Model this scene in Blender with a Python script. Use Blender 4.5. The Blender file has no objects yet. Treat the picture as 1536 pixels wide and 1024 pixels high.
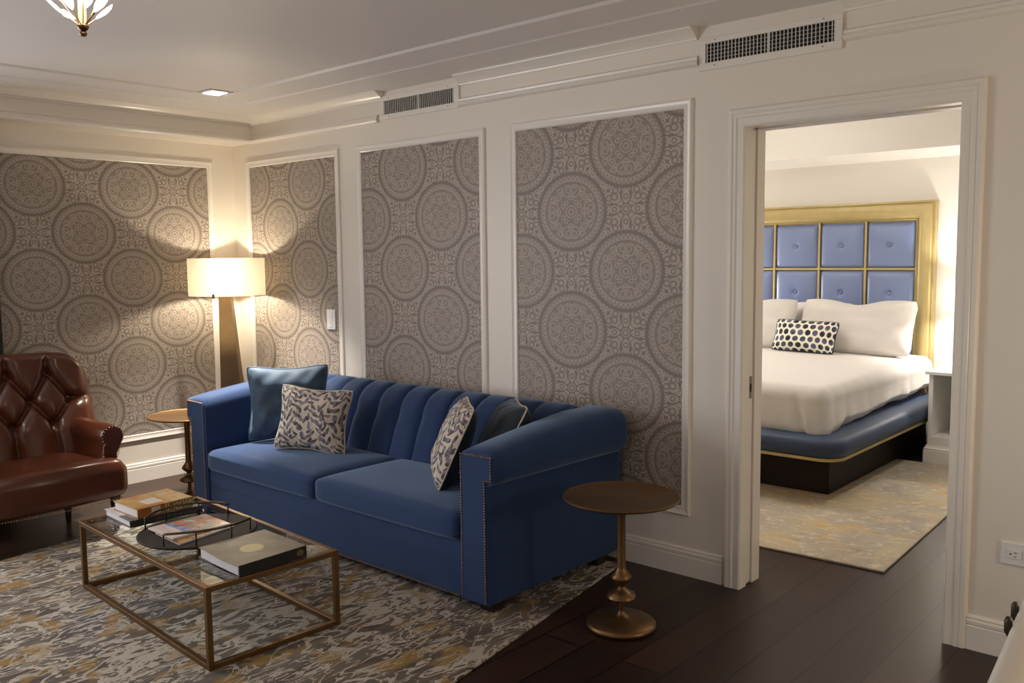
import bpy, bmesh, math, random
from mathutils import Vector, Matrix
import numpy as np
random.seed(7)
SC = bpy.context.scene
COL = SC.collection
PI = math.pi

# ------------------------------------------------------------------ node helpers
class X:
    """tiny expression wrapper: arithmetic on sockets becomes Math nodes"""
    def __init__(s, nt, v): s.nt, s.v = nt, v
    def _n(s, op, *a):
        n = s.nt.nodes.new('ShaderNodeMath'); n.operation = op
        for i, q in enumerate(a):
            q = q.v if isinstance(q, X) else q
            if isinstance(q, (int, float)): n.inputs[i].default_value = q
            else: s.nt.links.new(q, n.inputs[i])
        return X(s.nt, n.outputs[0])
    def __add__(s, o): return s._n('ADD', s, o)
    __radd__ = __add__
    def __sub__(s, o): return s._n('SUBTRACT', s, o)
    def __rsub__(s, o): return s._n('SUBTRACT', o, s)
    def __mul__(s, o): return s._n('MULTIPLY', s, o)
    __rmul__ = __mul__
    def __truediv__(s, o): return s._n('DIVIDE', s, o)
    def abs(s): return s._n('ABSOLUTE', s)
    def max(s, o): return s._n('MAXIMUM', s, o)
    def min(s, o): return s._n('MINIMUM', s, o)
    def lt(s, o): return s._n('LESS_THAN', s, o)
    def gt(s, o): return s._n('GREATER_THAN', s, o)
    def sqrt(s): return s._n('SQRT', s)
    def sin(s): return s._n('SINE', s)
    def cos(s): return s._n('COSINE', s)
    def round(s): return s._n('ROUND', s)
    def floor(s): return s._n('FLOOR', s)
    def frac(s): return s._n('FRACT', s)
    def pow(s, o): return s._n('POWER', s, o)
    def atan2(s, o): return s._n('ARCTAN2', s, o)
    def clamp(s): return s.max(0.0).min(1.0)

def hyp(a, b): return (a * a + b * b).sqrt()
def sel(c, a, b): return b + c * (a - b)

MATS = {}
def new_mat(name):
    m = bpy.data.materials.new(name); m.use_nodes = True
    nt = m.node_tree
    return m, nt, nt.nodes['Principled BSDF']

def rgb(c): return (c[0], c[1], c[2], 1.0)

def coords(nt, kind='Object', scale=None, rot=None, loc=None):
    t = nt.nodes.new('ShaderNodeTexCoord'); o = t.outputs[kind]
    if scale or rot or loc:
        mp = nt.nodes.new('ShaderNodeMapping')
        if loc: mp.inputs['Location'].default_value = loc
        if rot: mp.inputs['Rotation'].default_value = rot
        if scale: mp.inputs['Scale'].default_value = scale
        nt.links.new(o, mp.inputs['Vector']); o = mp.outputs['Vector']
    return o

def noise(nt, vec, scale, detail=3.0, rough=.5, dist=0.0):
    n = nt.nodes.new('ShaderNodeTexNoise')
    n.inputs['Scale'].default_value = scale; n.inputs['Detail'].default_value = detail
    n.inputs['Roughness'].default_value = rough; n.inputs['Distortion'].default_value = dist
    nt.links.new(vec, n.inputs['Vector'])
    return n

def mixc(nt, fac, a, b):
    n = nt.nodes.new('ShaderNodeMix'); n.data_type = 'RGBA'
    for i, q in ((0, fac), (6, a), (7, b)):
        q = q.v if isinstance(q, X) else q
        if isinstance(q, (int, float)): n.inputs[i].default_value = q
        elif isinstance(q, tuple): n.inputs[i].default_value = rgb(q)
        else: nt.links.new(q, n.inputs[i])
    return n.outputs[2]

def bump(nt, bs, h, strength=.3, distance=.01):
    b = nt.nodes.new('ShaderNodeBump')
    b.inputs['Strength'].default_value = strength; b.inputs['Distance'].default_value = distance
    nt.links.new(h.v if isinstance(h, X) else h, b.inputs['Height'])
    nt.links.new(b.outputs['Normal'], bs.inputs['Normal'])

def mat(name, c, rough=.5, metal=0.0, var=.0, vscale=20, bmp=0, bscale=200, sheen=0, coat=0, spec=None, coords_kind='Object'):
    if name in MATS: return MATS[name]
    m, nt, bs = new_mat(name)
    bs.inputs['Base Color'].default_value = rgb(c)
    bs.inputs['Roughness'].default_value = rough
    bs.inputs['Metallic'].default_value = metal
    if spec is not None: bs.inputs['Specular IOR Level'].default_value = spec
    if sheen:
        bs.inputs['Sheen Weight'].default_value = sheen
        bs.inputs['Sheen Roughness'].default_value = .45
        bs.inputs['Sheen Tint'].default_value = (.55, .74, 1.0, 1)
    if coat:
        bs.inputs['Coat Weight'].default_value = coat
        bs.inputs['Coat Roughness'].default_value = .15
    if var or bmp: v = coords(nt, coords_kind)
    if var:
        n = noise(nt, v, vscale)
        d = tuple(max(0, q * (1 - var)) for q in c); l = tuple(min(1, q * (1 + var)) for q in c)
        nt.links.new(mixc(nt, n.outputs['Fac'], d, l), bs.inputs['Base Color'])
    if bmp:
        bump(nt, bs, noise(nt, v, bscale, 2).outputs['Fac'], bmp, .003)
    MATS[name] = m
    return m

# ------------------------------------------------------------------ mesh builder
class MB:
    def __init__(s): s.v, s.f, s.uv = [], [], {}
    def add(s, verts, faces, uvs=None):
        o = len(s.v); s.v += [tuple(p) for p in verts]
        for i, f in enumerate(faces):
            s.f.append(tuple(o + k for k in f))
            if uvs: s.uv[len(s.f) - 1] = uvs[i]
        return s
    def box(s, x0, x1, y0, y1, z0, z1):
        v = [(x, y, z) for z in (z0, z1) for y in (y0, y1) for x in (x0, x1)]
        return s.add(v, [(0, 2, 3, 1), (4, 5, 7, 6), (0, 1, 5, 4), (2, 6, 7, 3), (0, 4, 6, 2), (1, 3, 7, 5)])
    def hexa(s, b, t):
        """b, t: 4 corners (ccw seen from above) bottom and top"""
        return s.add(list(b) + list(t), [(3, 2, 1, 0), (4, 5, 6, 7)] + [(i, (i + 1) % 4, 4 + (i + 1) % 4, 4 + i) for i in range(4)])
    def loft(s, rings, closed=True, cap0=True, cap1=True):
        n = len(rings[0]); v = [p for r in rings for p in r]; f = []
        for i in range(len(rings) - 1):
            for j in range(n if closed else n - 1):
                k = (j + 1) % n
                f.append((i * n + j, i * n + k, (i + 1) * n + k, (i + 1) * n + j))
        if closed and cap0: f.append(tuple(range(n - 1, -1, -1)))
        if closed and cap1: f.append(tuple((len(rings) - 1) * n + j for j in range(n)))
        return s.add(v, f)
    def lathe(s, prof, cx=0, cy=0, n=40, cap=True):
        rings = [[(cx + r * math.cos(2 * PI * j / n), cy + r * math.sin(2 * PI * j / n), z) for j in range(n)] for r, z in prof]
        return s.loft(rings, True, cap, cap)
    def tube(s, pts, r, n=8, closed=False):
        pts = [Vector(p) for p in pts]; rings = []; N = len(pts); up = None
        for i, p in enumerate(pts):
            a = pts[(i - 1) % N] if (closed or i > 0) else p
            b = pts[(i + 1) % N] if (closed or i < N - 1) else p
            t = (b - a).normalized()
            if up is None:
                up = Vector((0, 0, 1)) if abs(t.z) < .9 else Vector((1, 0, 0))
            u = (up - t * up.dot(t)).normalized(); w = t.cross(u); up = u
            rr = r[i] if isinstance(r, (list, tuple)) else r
            rings.append([tuple(p + (u * math.cos(2 * PI * k / n) + w * math.sin(2 * PI * k / n)) * rr) for k in range(n)])
        if closed: rings.append(rings[0])
        return s.loft(rings, True, not closed, not closed)
    def ball(s, c, r, n=8, m=5, sz=1.0):
        rings = []
        for i in range(m + 1):
            a = -PI / 2 + PI * i / m; rr = max(1e-5, math.cos(a)) * r
            rings.append([(c[0] + rr * math.cos(2 * PI * k / n), c[1] + rr * math.sin(2 * PI * k / n), c[2] + r * sz * math.sin(a)) for k in range(n)])
        return s.loft(rings)
    def rbox(s, c, h, r, n=10, fn=None):
        """rounded box; fn(p, q) moves a point, q in [-1,1]^3"""
        g = [-1 + 2 * i / n for i in range(n + 1)]
        g = [math.copysign(abs(t) ** .75, t) for t in g]
        if isinstance(r, (int, float)): r = (r, r, r)
        for ax in range(3):
            for sg in (-1, 1):
                V = []; F = []
                for i in range(n + 1):
                    for j in range(n + 1):
                        q = [0, 0, 0]; q[ax] = sg; q[(ax + 1) % 3] = g[i]; q[(ax + 2) % 3] = g[j]
                        inn = [max(-(h[k] - r[k]), min(h[k] - r[k], q[k] * h[k])) for k in range(3)]
                        d = Vector([(q[k] * h[k] - inn[k]) / r[k] for k in range(3)])
                        if d.length > 0: d.normalize()
                        p = Vector([c[k] + inn[k] + d[k] * r[k] for k in range(3)])
                        if fn: p = Vector(fn(p, q))
                        V.append(tuple(p))
                for i in range(n):
                    for j in range(n):
                        a = i * (n + 1) + j; f = (a, a + n + 1, a + n + 2, a + 1)
                        F.append(f if sg > 0 else f[::-1])
                s.add(V, F)
        return s
    def slab(s, x0, x1, y0, y1, R, prof, seg=6):
        """rounded-corner outline lofted through prof = [(inset, z)...]"""
        rings = []
        for ins, z in prof:
            a0, a1, b0, b1 = x0 + ins, x1 - ins, y0 + ins, y1 - ins
            rr = max(.001, min(R - ins, (a1 - a0) / 2, (b1 - b0) / 2)); ring = []
            for cx, cy, st in ((a1 - rr, b0 + rr, -PI / 2), (a1 - rr, b1 - rr, 0), (a0 + rr, b1 - rr, PI / 2), (a0 + rr, b0 + rr, PI)):
                for k in range(seg + 1):
                    t = st + PI / 2 * k / seg
                    ring.append((cx + rr * math.cos(t), cy + rr * math.sin(t), z))
            rings.append(ring)
        return s.loft(rings)
    def build(s, name, m, parent=None, smooth=None, merge=False, bevel=0, subsurf=0):
        me = bpy.data.meshes.new(name)
        me.from_pydata(s.v, [], s.f)
        if s.uv:
            ul = me.uv_layers.new(name='UVMap')
            for p in me.polygons:
                u = s.uv.get(p.index)
                if u:
                    for k, li in enumerate(p.loop_indices): ul.data[li].uv = u[k]
        bm = bmesh.new(); bm.from_mesh(me)
        if merge: bmesh.ops.remove_doubles(bm, verts=bm.verts, dist=1e-5)
        bmesh.ops.recalc_face_normals(bm, faces=bm.faces)
        bm.to_mesh(me); bm.free()
        if smooth is not None:
            me.shade_smooth()
            if smooth < 179: me.set_sharp_from_angle(angle=math.radians(smooth))
        if m: me.materials.append(m)
        o = bpy.data.objects.new(name, me); COL.objects.link(o)
        if parent:
            o.parent = parent
            o.matrix_parent_inverse = parent.matrix_basis.inverted()
        if bevel:
            b = o.modifiers.new('Bevel', 'BEVEL'); b.width = bevel; b.segments = 2; b.limit_method = 'ANGLE'
        if subsurf:
            b = o.modifiers.new('Subd', 'SUBSURF'); b.levels = subsurf; b.render_levels = subsurf
        return o

def tag(o, label, cat, group=None):
    o['label'] = label; o['category'] = cat
    if group: o['group'] = group
    return o
def thing(name, label, cat, loc, group=None):
    o = bpy.data.objects.new(name, None); COL.objects.link(o); o.location = loc
    o.empty_display_size = .1
    return tag(o, label, cat, group)
def struct(o): o['kind'] = 'structure'; return o

def sweep(path, prof, side=1, closed=False):
    """sweep profile [(offset, z)] along a plan path; offset grows to the left (side=1) or right of travel"""
    mb = MB(); P = [Vector((p[0], p[1])) for p in path]; N = len(P); rings = []
    for i in range(N):
        d0 = (P[i] - P[i - 1]).normalized() if (i > 0 or closed) else None
        d1 = (P[(i + 1) % N] - P[i]).normalized() if (i < N - 1 or closed) else None
        d0 = d0 or d1; d1 = d1 or d0
        n0 = Vector((-d0.y, d0.x)) * side; n1 = Vector((-d1.y, d1.x)) * side
        b = (n0 + n1); b = b / (1 + n0.dot(n1))
        rings.append([(P[i].x + b.x * o, P[i].y + b.y * o, z) for o, z in prof])
    if closed: rings.append(rings[0])
    return mb.loft(rings, True, not closed, not closed)

def frame_rect(a0, a1, z0, z1, prof, to3, open_bottom=False):
    """picture-frame moulding; prof [(outward, protrusion)] closed outline"""
    mb = MB()
    if open_bottom:
        cs = [(a1, z0, 1, 0), (a1, z1, 1, 1), (a0, z1, -1, 1), (a0, z0, -1, 0)]
    else:
        cs = [(a1, z0, 1, -1), (a1, z1, 1, 1), (a0, z1, -1, 1), (a0, z0, -1, -1), (a1, z0, 1, -1)]
    rings = [[to3(a + sa * o, z + sz * o, d) for o, d in prof] for a, z, sa, sz in cs]
    mb.loft(rings, True, open_bottom, open_bottom)
    return mb

# ------------------------------------------------------------------ materials
WHITE = mat('white_paint', (.80, .74, .66), .42, bmp=.02, bscale=60)
TRIM = mat('trim_paint', (.82, .77, .70), .28)
CEIL = mat('ceiling_paint', (.76, .72, .69), .5)
BEDWALL = mat('bedroom_paint', (.84, .81, .76), .5)
BLACK = mat('black_void', (.012, .012, .013), .8)
BRASS = mat('antique_brass', (.19, .108, .048), .40, .9, var=.15, vscale=30)
BRONZE = mat('table_bronze', (.17, .095, .040), .40, .85, var=.15, vscale=40)
DARKWOOD = mat('dark_wood', (.022, .013, .010), .4)
BLUE = mat('sofa_blue_fabric', (.018, .040, .114), .75, var=.06, vscale=8, bmp=.12, bscale=500, sheen=.5, spec=.15)
NAIL = mat('copper_nail', (.42, .22, .11), .35, .9)
LEATHER = mat('brown_leather', (.078, .019, .007), .30, spec=.35, var=.2, vscale=6, bmp=.05, bscale=90, coat=.3)
VELVET = mat('teal_velvet', (.034, .070, .120), .65, var=.9, vscale=11, bmp=.35, bscale=24, sheen=.8)  # strong colour variation paints in the velvet's bright and dull sheen
VELVETD = mat('dark_velvet', (.008, .014, .022), .75, var=.3, vscale=9, sheen=.3)
CORD = mat('cream_cord', (.55, .47, .36), .7)
LINEN = mat('white_linen', (.70, .67, .64), .75, bmp=.06, bscale=40)
GOLD = mat('gold_leaf', (.46, .365, .16), .45, .3, var=.12, vscale=12)
HBLUE = mat('headboard_blue', (.18, .235, .42), .38, sheen=.2)
IRON = mat('black_iron', (.018, .014, .012), .45, .5)
TRAYM = mat('tray_top', (.030, .023, .020), .6, spec=.15)

def floor_mat():
    m, nt, bs = new_mat('dark_wood_floor')
    v = coords(nt, 'Object', rot=(0, 0, PI / 2))
    br = nt.nodes.new('ShaderNodeTexBrick'); nt.links.new(v, br.inputs['Vector'])
    br.inputs['Scale'].default_value = 1; br.inputs['Brick Width'].default_value = 1.5
    br.inputs['Row Height'].default_value = .185; br.inputs['Mortar Size'].default_value = .0038
    br.inputs['Color1'].default_value = (.036, .018, .011, 1); br.inputs['Color2'].default_value = (.017, .010, .0075, 1)
    br.inputs['Mortar'].default_value = (.003, .002, .002, 1); br.offset = .37
    g = noise(nt, coords(nt, 'Object', scale=(22, 1.6, 1)), 1.6, 6, .6, .4)
    c = mixc(nt, g.outputs['Fac'], (.55, .55, .55), (1.5, 1.4, 1.35))
    mm = nt.nodes.new('ShaderNodeMix'); mm.data_type = 'RGBA'; mm.blend_type = 'MULTIPLY'; mm.inputs[0].default_value = 1
    nt.links.new(br.outputs['Color'], mm.inputs[6]); nt.links.new(c, mm.inputs[7])
    nt.links.new(mm.outputs[2], bs.inputs['Base Color'])
    bs.inputs['Roughness'].default_value = .33; bs.inputs['Specular IOR Level'].default_value = .26
    h = X(nt, br.outputs['Fac']) * -1.0 + X(nt, g.outputs['Fac']) * .12
    bump(nt, bs, h, .5, .005)
    return m

def wallpaper(name, axis, ou, oz, du, dz):
    m, nt, bs = new_mat(name)
    sp = nt.nodes.new('ShaderNodeSeparateXYZ'); nt.links.new(coords(nt), sp.inputs[0])
    u = (X(nt, sp.outputs[axis]) - ou) / du; v = (X(nt, sp.outputs[2]) - oz) / dz
    a = (u - (u * .5).round() * 2.0).abs(); b = (v - (v * .5).round() * 2.0).abs()
    s1 = (a + b).gt(1.0)
    ma = sel(s1, 1.0 - a, a); mb_ = sel(s1, 1.0 - b, b)
    s2 = a.gt(b)
    qa = sel(s2, 1.0 - a, a); qb = sel(s2, b, 1.0 - b)
    r = hyp(ma, mb_); th = mb_.atan2(ma)
    hi = ma.max(mb_); lo = ma.min(mb_)
    def ring(px, py, cx, cy, rad, w):
        return (hyp(px - cx, py - cy) - rad).abs().lt(w)
    def disc(px, py, cx, cy, rad):
        return hyp(px - cx, py - cy).lt(rad)
    # lace inside the medallion
    L = ring(hi, lo, 0, 0, .045, .012)
    for cx, cy, rad, w in ((0, 0, .10, .011), (.255, 0, .052, .011), (.345, .062, .098, .011), (.365, .055, .045, .010),
                           (.245, .245, .052, .011), (.375, .225, .048, .011), (.30, .17, .028, .010), (.155, .095, .034, .010)):
        L = L.max(ring(hi, lo, cx, cy, rad, w))
    for cx, cy, rad in ((.255, 0, .022), (.245, .245, .02), (.385, .235, .02), (.175, .175, .016), (.43, .10, .016)):
        L = L.max(disc(hi, lo, cx, cy, rad))
    L = L * r.lt(.475)
    # row of U loops round the rim
    t = (th * (44 / (2 * PI))).frac() - .5
    uu = t * r * (2 * PI / 44); rr = r - .535
    cap = (rr * -1.0).max(rr - .035).max(0.0)
    loop = (hyp(uu, cap) - .021).abs().lt(.009) * rr.gt(-.03) + ((uu.abs() - .034).abs().lt(.005)) * rr.abs().lt(.03)
    med = .27 + .66 * L.max(loop.clamp())
    med = sel(((r - .487).abs()).lt(.008), .14, med)
    med = sel(r.gt(.618), 0.0, med)
    # filler ornament between medallions
    h2 = qa.max(qb); l2 = qa.min(qb)
    Q = disc(h2, l2, .305, .190, .092).max(disc(h2, l2, .20, .20, .105)).max(disc(h2, l2, .11, .105, .055))
    Q = Q.max(disc(h2, l2, .385, .315, .047)).max(disc(h2, l2, .425, .405, .042)).max(disc(h2, l2, .36, .365, .03))
    Q = Q.max(hyp((h2 - .20) * .62, l2).lt(.066)).max(disc(h2, l2, 0, 0, .078)).max(disc(h2, l2, .325, .040, .038)).max((h2 - l2 - .30).abs().lt(.0))
    Q = Q.max((h2 - l2).lt(.050) * h2.gt(.42) * .7)
    D = ring(h2, l2, 0, 0, .045, .012)
    for cx, cy, rad, w in ((.20, .205, .052, .013), (.305, .185, .046, .012), (.2, 0, .037, .011)):
        D = D.max(ring(h2, l2, cx, cy, rad, w))
    for cx, cy, rad in ((.345, .150, .014), (.13, .10, .013), (.325, .040, .013), (.385, .315, .017), (.255, .115, .013), (.27, .245, .014), (.425, .41, .013)):
        D = D.max(disc(h2, l2, cx, cy, rad))
    D = D.max(((h2 * .42 - l2).abs()).lt(.012) * h2.lt(.27) * h2.gt(.07))
    qv = (.07 + Q * .93) * (1.0 - D * .85)
    fac = sel(r.lt(.665), med, qv)
    n = noise(nt, coords(nt), 260, 2)
    fac = (fac + (X(nt, n.outputs['Fac']) - .5) * .16).clamp()
    nt.links.new(mixc(nt, fac, (.205, .168, .142), (.435, .372, .315)), bs.inputs['Base Color'])
    bs.inputs['Roughness'].default_value = .52
    bump(nt, bs, fac, .12, .002)
    return m

def rug_mat():
    m, nt, bs = new_mat('abstract_rug')
    warp = noise(nt, coords(nt, 'Object'), 3.2, 3)
    def st(sx, sy, sc, det, dist, seed):
        return X(nt, noise(nt, coords(nt, 'Object', scale=(sx, sy, 1), loc=(seed, seed * .7, 0)), sc, det, .55, dist).outputs['Fac'])
    n1 = st(9.5, 4.0, 1.0, 3.5, 1.6, 3.1); n2 = st(6.5, 3.2, 1.0, 3, 1.2, 11.7)
    n3 = st(8, 2.6, 1, 3, .8, 23.0); n4 = st(1.2, .9, 1, 2, .3, 31.0); n5 = st(24, 5.5, 1, 2, 1.0, 5.5)
    big = st(1.6, 1.2, 1, 2, .5, 47.0)
    vein = (n1 - .5).abs().lt((big - .36).max(0.0) * .15 + .012)
    vein2 = (n5 - .52).abs().lt(.030) * n2.gt(.48)
    patch = n2.gt(.64)
    base = mixc(nt, ((n3 - .38) * 4.0).clamp(), (.092, .078, .066), (.185, .158, .132))
    base = mixc(nt, ((n4 - .55) * 9.0).clamp() * .75, base, (.085, .092, .118))
    gold = ((st(8.0, 5.0, 1, 4, .8, 61.0) - .545) * 14.0).clamp()
    base = mixc(nt, gold * .9, base, (.31, .185, .055))
    wmask = (vein.max(vein2).max(patch * .9)).clamp()
    base = mixc(nt, wmask * (1.0 - gold * .45) * .92, base, (.55, .49, .42))
    fine = X(nt, noise(nt, coords(nt, 'Object'), 320, 2).outputs['Fac'])
    base = mixc(nt, fine * .35, base, (.10, .09, .08))
    nt.links.new(base, bs.inputs['Base Color'])
    bs.inputs['Roughness'].default_value = .95; bs.inputs['Specular IOR Level'].default_value = .1
    bump(nt, bs, fine + wmask * .6, .5, .004)
    return m

def bedrug_mat():
    m, nt, bs = new_mat('pale_gold_rug')
    def st(sx, sy, sc, det, dist, seed):
        return X(nt, noise(nt, coords(nt, 'Object', scale=(sx, sy, 1), loc=(seed, seed, 0)), sc, det, .65, dist).outputs['Fac'])
    base = mixc(nt, ((st(2.2, 2.0, 1, 4, .5, 3) - .35) * 3.0).clamp(), (.33, .295, .255), (.50, .42, .29))
    base = mixc(nt, ((st(3.2, 3.8, 1.2, 6, .9, 9) - .51) * 7.0).clamp() * .7, base, (.52, .35, .13))
    base = mixc(nt, ((st(9, 12, 1.6, 4, .8, 17) - .54) * 9.0).clamp() * .6, base, (.64, .59, .50))
    base = mixc(nt, ((st(5, 7, 1.4, 5, .9, 27) - .60) * 10.0).clamp() * .65, base, (.30, .19, .10))
    nt.links.new(base, bs.inputs['Base Color']); bs.inputs['Roughness'].default_value = .95
    bump(nt, bs, st(60, 60, 2, 3, 0, 2), .4, .003)
    return m

def leaf_mat():
    m, nt, bs = new_mat('leaf_print_linen')
    sp = nt.nodes.new('ShaderNodeSeparateXYZ'); nt.links.new(coords(nt, 'UV'), sp.inputs[0])
    U, V = X(nt, sp.outputs[0]), X(nt, sp.outputs[1])
    wob = noise(nt, coords(nt, 'UV'), 3.0, 2)
    wx = X(nt, wob.outputs['Fac']) - .5
    def rnd(a, b, k):
        w_ = nt.nodes.new('ShaderNodeTexWhiteNoise'); w_.noise_dimensions = '3D'
        cx_ = nt.nodes.new('ShaderNodeCombineXYZ')
        nt.links.new(a.v, cx_.inputs[0]); nt.links.new(b.v, cx_.inputs[1]); cx_.inputs[2].default_value = k
        nt.links.new(cx_.outputs[0], w_.inputs['Vector']); return X(nt, w_.outputs['Value']) - .5
    ca, sa = math.cos(.30), math.sin(.30)
    p = (U * ca + V * sa + wx * .16) * 9.0; q = (V * ca - U * sa + wx * .08) * 10.0
    leafs = None
    for n_, (ox, oy, L, W) in enumerate(((0.0, 0.0, .50, .185), (.5, .33, .44, .165), (.25, .66, .38, .15))):
        pp = p + ox; col = pp.floor(); qq = q + oy; row = qq.floor()
        par = (col * .5).frac() * 4.0 - 1.0
        fx = (pp.frac() - .5 + rnd(col, row, 3.0 + n_) * .20) * par
        fy = qq.frac() - .5 + rnd(col, row, 7.0 + n_) * .16
        an = rnd(col, row, 1.0 + n_) * 1.3 + .62
        s, c = an.sin(), an.cos()
        e1 = (fx * s + fy * c) / L; e2 = (fx * c - fy * s) / W
        l = (e1 * e1 + e2 * e2 * (1.0 + e1 * .55)).lt(1.0) * rnd(col, row, 11.0 + n_).lt(.5 - .20 * n_)
        leafs = l if leafs is None else leafs.max(l)
    stems = (((p * .5 + .5 + (q * 1.3).sin() * .10).frac() - .5).abs()).lt(.020)
    tone = X(nt, noise(nt, coords(nt, 'UV'), 17, 1).outputs['Fac'])
    lc = mixc(nt, ((tone - .40) * 6.0).clamp(), (.040, .034, .045), (.20, .19, .225))
    base = mixc(nt, stems * .7, (.60, .52, .43), (.26, .17, .09))
    base = mixc(nt, leafs * .95, base, lc)
    nt.links.new(base, bs.inputs['Base Color']); bs.inputs['Roughness'].default_value = .85
    bump(nt, bs, noise(nt, coords(nt, 'UV'), 240, 2).outputs['Fac'], .15, .002)
    return m

def dots_mat():
    m, nt, bs = new_mat('dotted_linen')
    sp = nt.nodes.new('ShaderNodeSeparateXYZ'); nt.links.new(coords(nt, 'UV'), sp.inputs[0])
    U, V = X(nt, sp.outputs[0]) * 9.5, X(nt, sp.outputs[1]) * (9.5 / 1.732)
    a = hyp(U - U.round(), (V - V.round()) * 1.732)
    U2, V2 = U + .5, V + .5
    b = hyp(U2 - U2.round(), (V2 - V2.round()) * 1.732)
    d = a.min(b)
    tone = X(nt, noise(nt, coords(nt, 'UV'), 5, 2).outputs['Fac'])
    dc = mixc(nt, ((tone - .42) * 5.0).clamp(), (.012, .012, .022), (.115, .12, .20))
    base = mixc(nt, d.lt(.37), (.80, .77, .66), dc)
    nt.links.new(base, bs.inputs['Base Color']); bs.inputs['Roughness'].default_value = .8
    return m

def glass_mat():
    m = bpy.data.materials.new('clear_glass'); m.use_nodes = True; nt = m.node_tree; nt.nodes.clear()
    out = nt.nodes.new('ShaderNodeOutputMaterial'); mx = nt.nodes.new('ShaderNodeMixShader')
    tr = nt.nodes.new('ShaderNodeBsdfTransparent'); tr.inputs[0].default_value = (.92, .965, .945, 1)
    gl = nt.nodes.new('ShaderNodeBsdfGlossy'); gl.inputs['Roughness'].default_value = .01
    fr = nt.nodes.new('ShaderNodeFresnel'); fr.inputs['IOR'].default_value = 1.62
    ge = nt.nodes.new('ShaderNodeNewGeometry')
    f = X(nt, fr.outputs[0]) * (1.0 - X(nt, ge.outputs['Backfacing'])) * 1.1
    nt.links.new(f.clamp().v, mx.inputs[0]); nt.links.new(tr.outputs[0], mx.inputs[1]); nt.links.new(gl.outputs[0], mx.inputs[2])
    nt.links.new(mx.outputs[0], out.inputs[0])
    return m

def glow(name, c, s, trans=None):
    m = bpy.data.materials.new(name); m.use_nodes = True; nt = m.node_tree; nt.nodes.clear()
    out = nt.nodes.new('ShaderNodeOutputMaterial'); em = nt.nodes.new('ShaderNodeEmission')
    em.inputs[0].default_value = rgb(c); em.inputs[1].default_value = s
    if trans:
        t = nt.nodes.new('ShaderNodeBsdfTranslucent'); t.inputs[0].default_value = rgb(trans)
        d = nt.nodes.new('ShaderNodeBsdfDiffuse'); d.inputs[0].default_value = rgb(trans)
        mx = nt.nodes.new('ShaderNodeMixShader'); mx.inputs[0].default_value = .5
        nt.links.new(t.outputs[0], mx.inputs[1]); nt.links.new(d.outputs[0], mx.inputs[2])
        ad = nt.nodes.new('ShaderNodeAddShader'); nt.links.new(mx.outputs[0], ad.inputs[0]); nt.links.new(em.outputs[0], ad.inputs[1])
        nt.links.new(ad.outputs[0], out.inputs[0])
    else: nt.links.new(em.outputs[0], out.inputs[0])
    return m

FLOORM = floor_mat(); GLASS = glass_mat(); LEAF = leaf_mat(); RUG = rug_mat(); BEDRUG = bedrug_mat(); DOTS = dots_mat()

# ------------------------------------------------------------------ room shell
ZC = 2.535
DX0, DX1, DZ = 4.074, 4.932, 2.054          # door opening
XR, YF, YB = 7.3, -6.2, 3.85                # right wall, front wall, bedroom back wall
struct(MB().box(-.3, XR + .2, YF - .2, YB + .2, -.12, 0).build('floor', FLOORM))
struct(MB().box(-.2, XR + .2, YF - .2, .02, ZC, ZC + .12).build('ceiling', CEIL))
wb = MB().box(-.2, DX0 - .012, 0, .16, 0, ZC).box(DX1 + .012, XR, 0, .16, 0, ZC).box(DX0 - .012, DX1 + .012, 0, .16, DZ + .012, ZC)
struct(wb.build('wall_back', WHITE))
# left wall with a window opening beyond the picture's left edge, and the dropped soffit along its top
WY0, WY1, WZ0, WZ1 = -4.6, -2.55, .45, 2.15
wl = MB().box(-.2, 0, WY1, .0, 0, ZC).box(-.2, 0, YF, WY0, 0, ZC).box(-.2, 0, WY0, WY1, 0, WZ0).box(-.2, 0, WY0, WY1, WZ1, ZC)
wl.box(0, .25, YF, 0, 2.335, ZC)
struct(wl.build('wall_left', WHITE))
struct(MB().box(XR, XR + .15, YF, YB, 0, ZC + .1).build('wall_right', WHITE))
VX0, VX1, VZ0, VZ1 = 3.0, 5.8, .5, 2.2
struct(MB().box(-.2, VX0, YF - .15, YF, 0, ZC).box(VX1, XR, YF - .15, YF, 0, ZC).box(VX0, VX1, YF - .15, YF, 0, VZ0).box(VX0, VX1, YF - .15, YF, VZ1, ZC).build('wall_front', WHITE))
w = thing('window_1', 'tall window in the left wall beside the dark curtain', 'window', (-.1, (WY0 + WY1) / 2, WZ0)); struct(w)
fw = MB()
for y in (WY0 + .03, (WY0 + WY1) / 2, WY1 - .03): fw.box(-.13, -.07, y - .03, y + .03, WZ0, WZ1)
for z in (WZ0 + .03, 1.3, WZ1 - .03): fw.box(-.128, -.072, WY0, WY1, z - .028, z + .028)
fw.build('window_frame', TRIM, w)

w = thing('fill_window', 'added fill-light window, out of view, in the front wall facing the sofa wall', 'window', ((VX0 + VX1) / 2, YF - .08, VZ0)); struct(w)  # unseen window added to bring fill light from the front
fw = MB()
for x in (VX0 + .03, (VX0 + VX1) / 2, VX1 - .03): fw.box(x - .03, x + .03, YF - .11, YF - .05, VZ0, VZ1)
for z in (VZ0 + .03, VZ1 - .03): fw.box(VX0, VX1, YF - .108, YF - .052, z - .028, z + .028)
fw.build('window_frame', TRIM, w)

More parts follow.
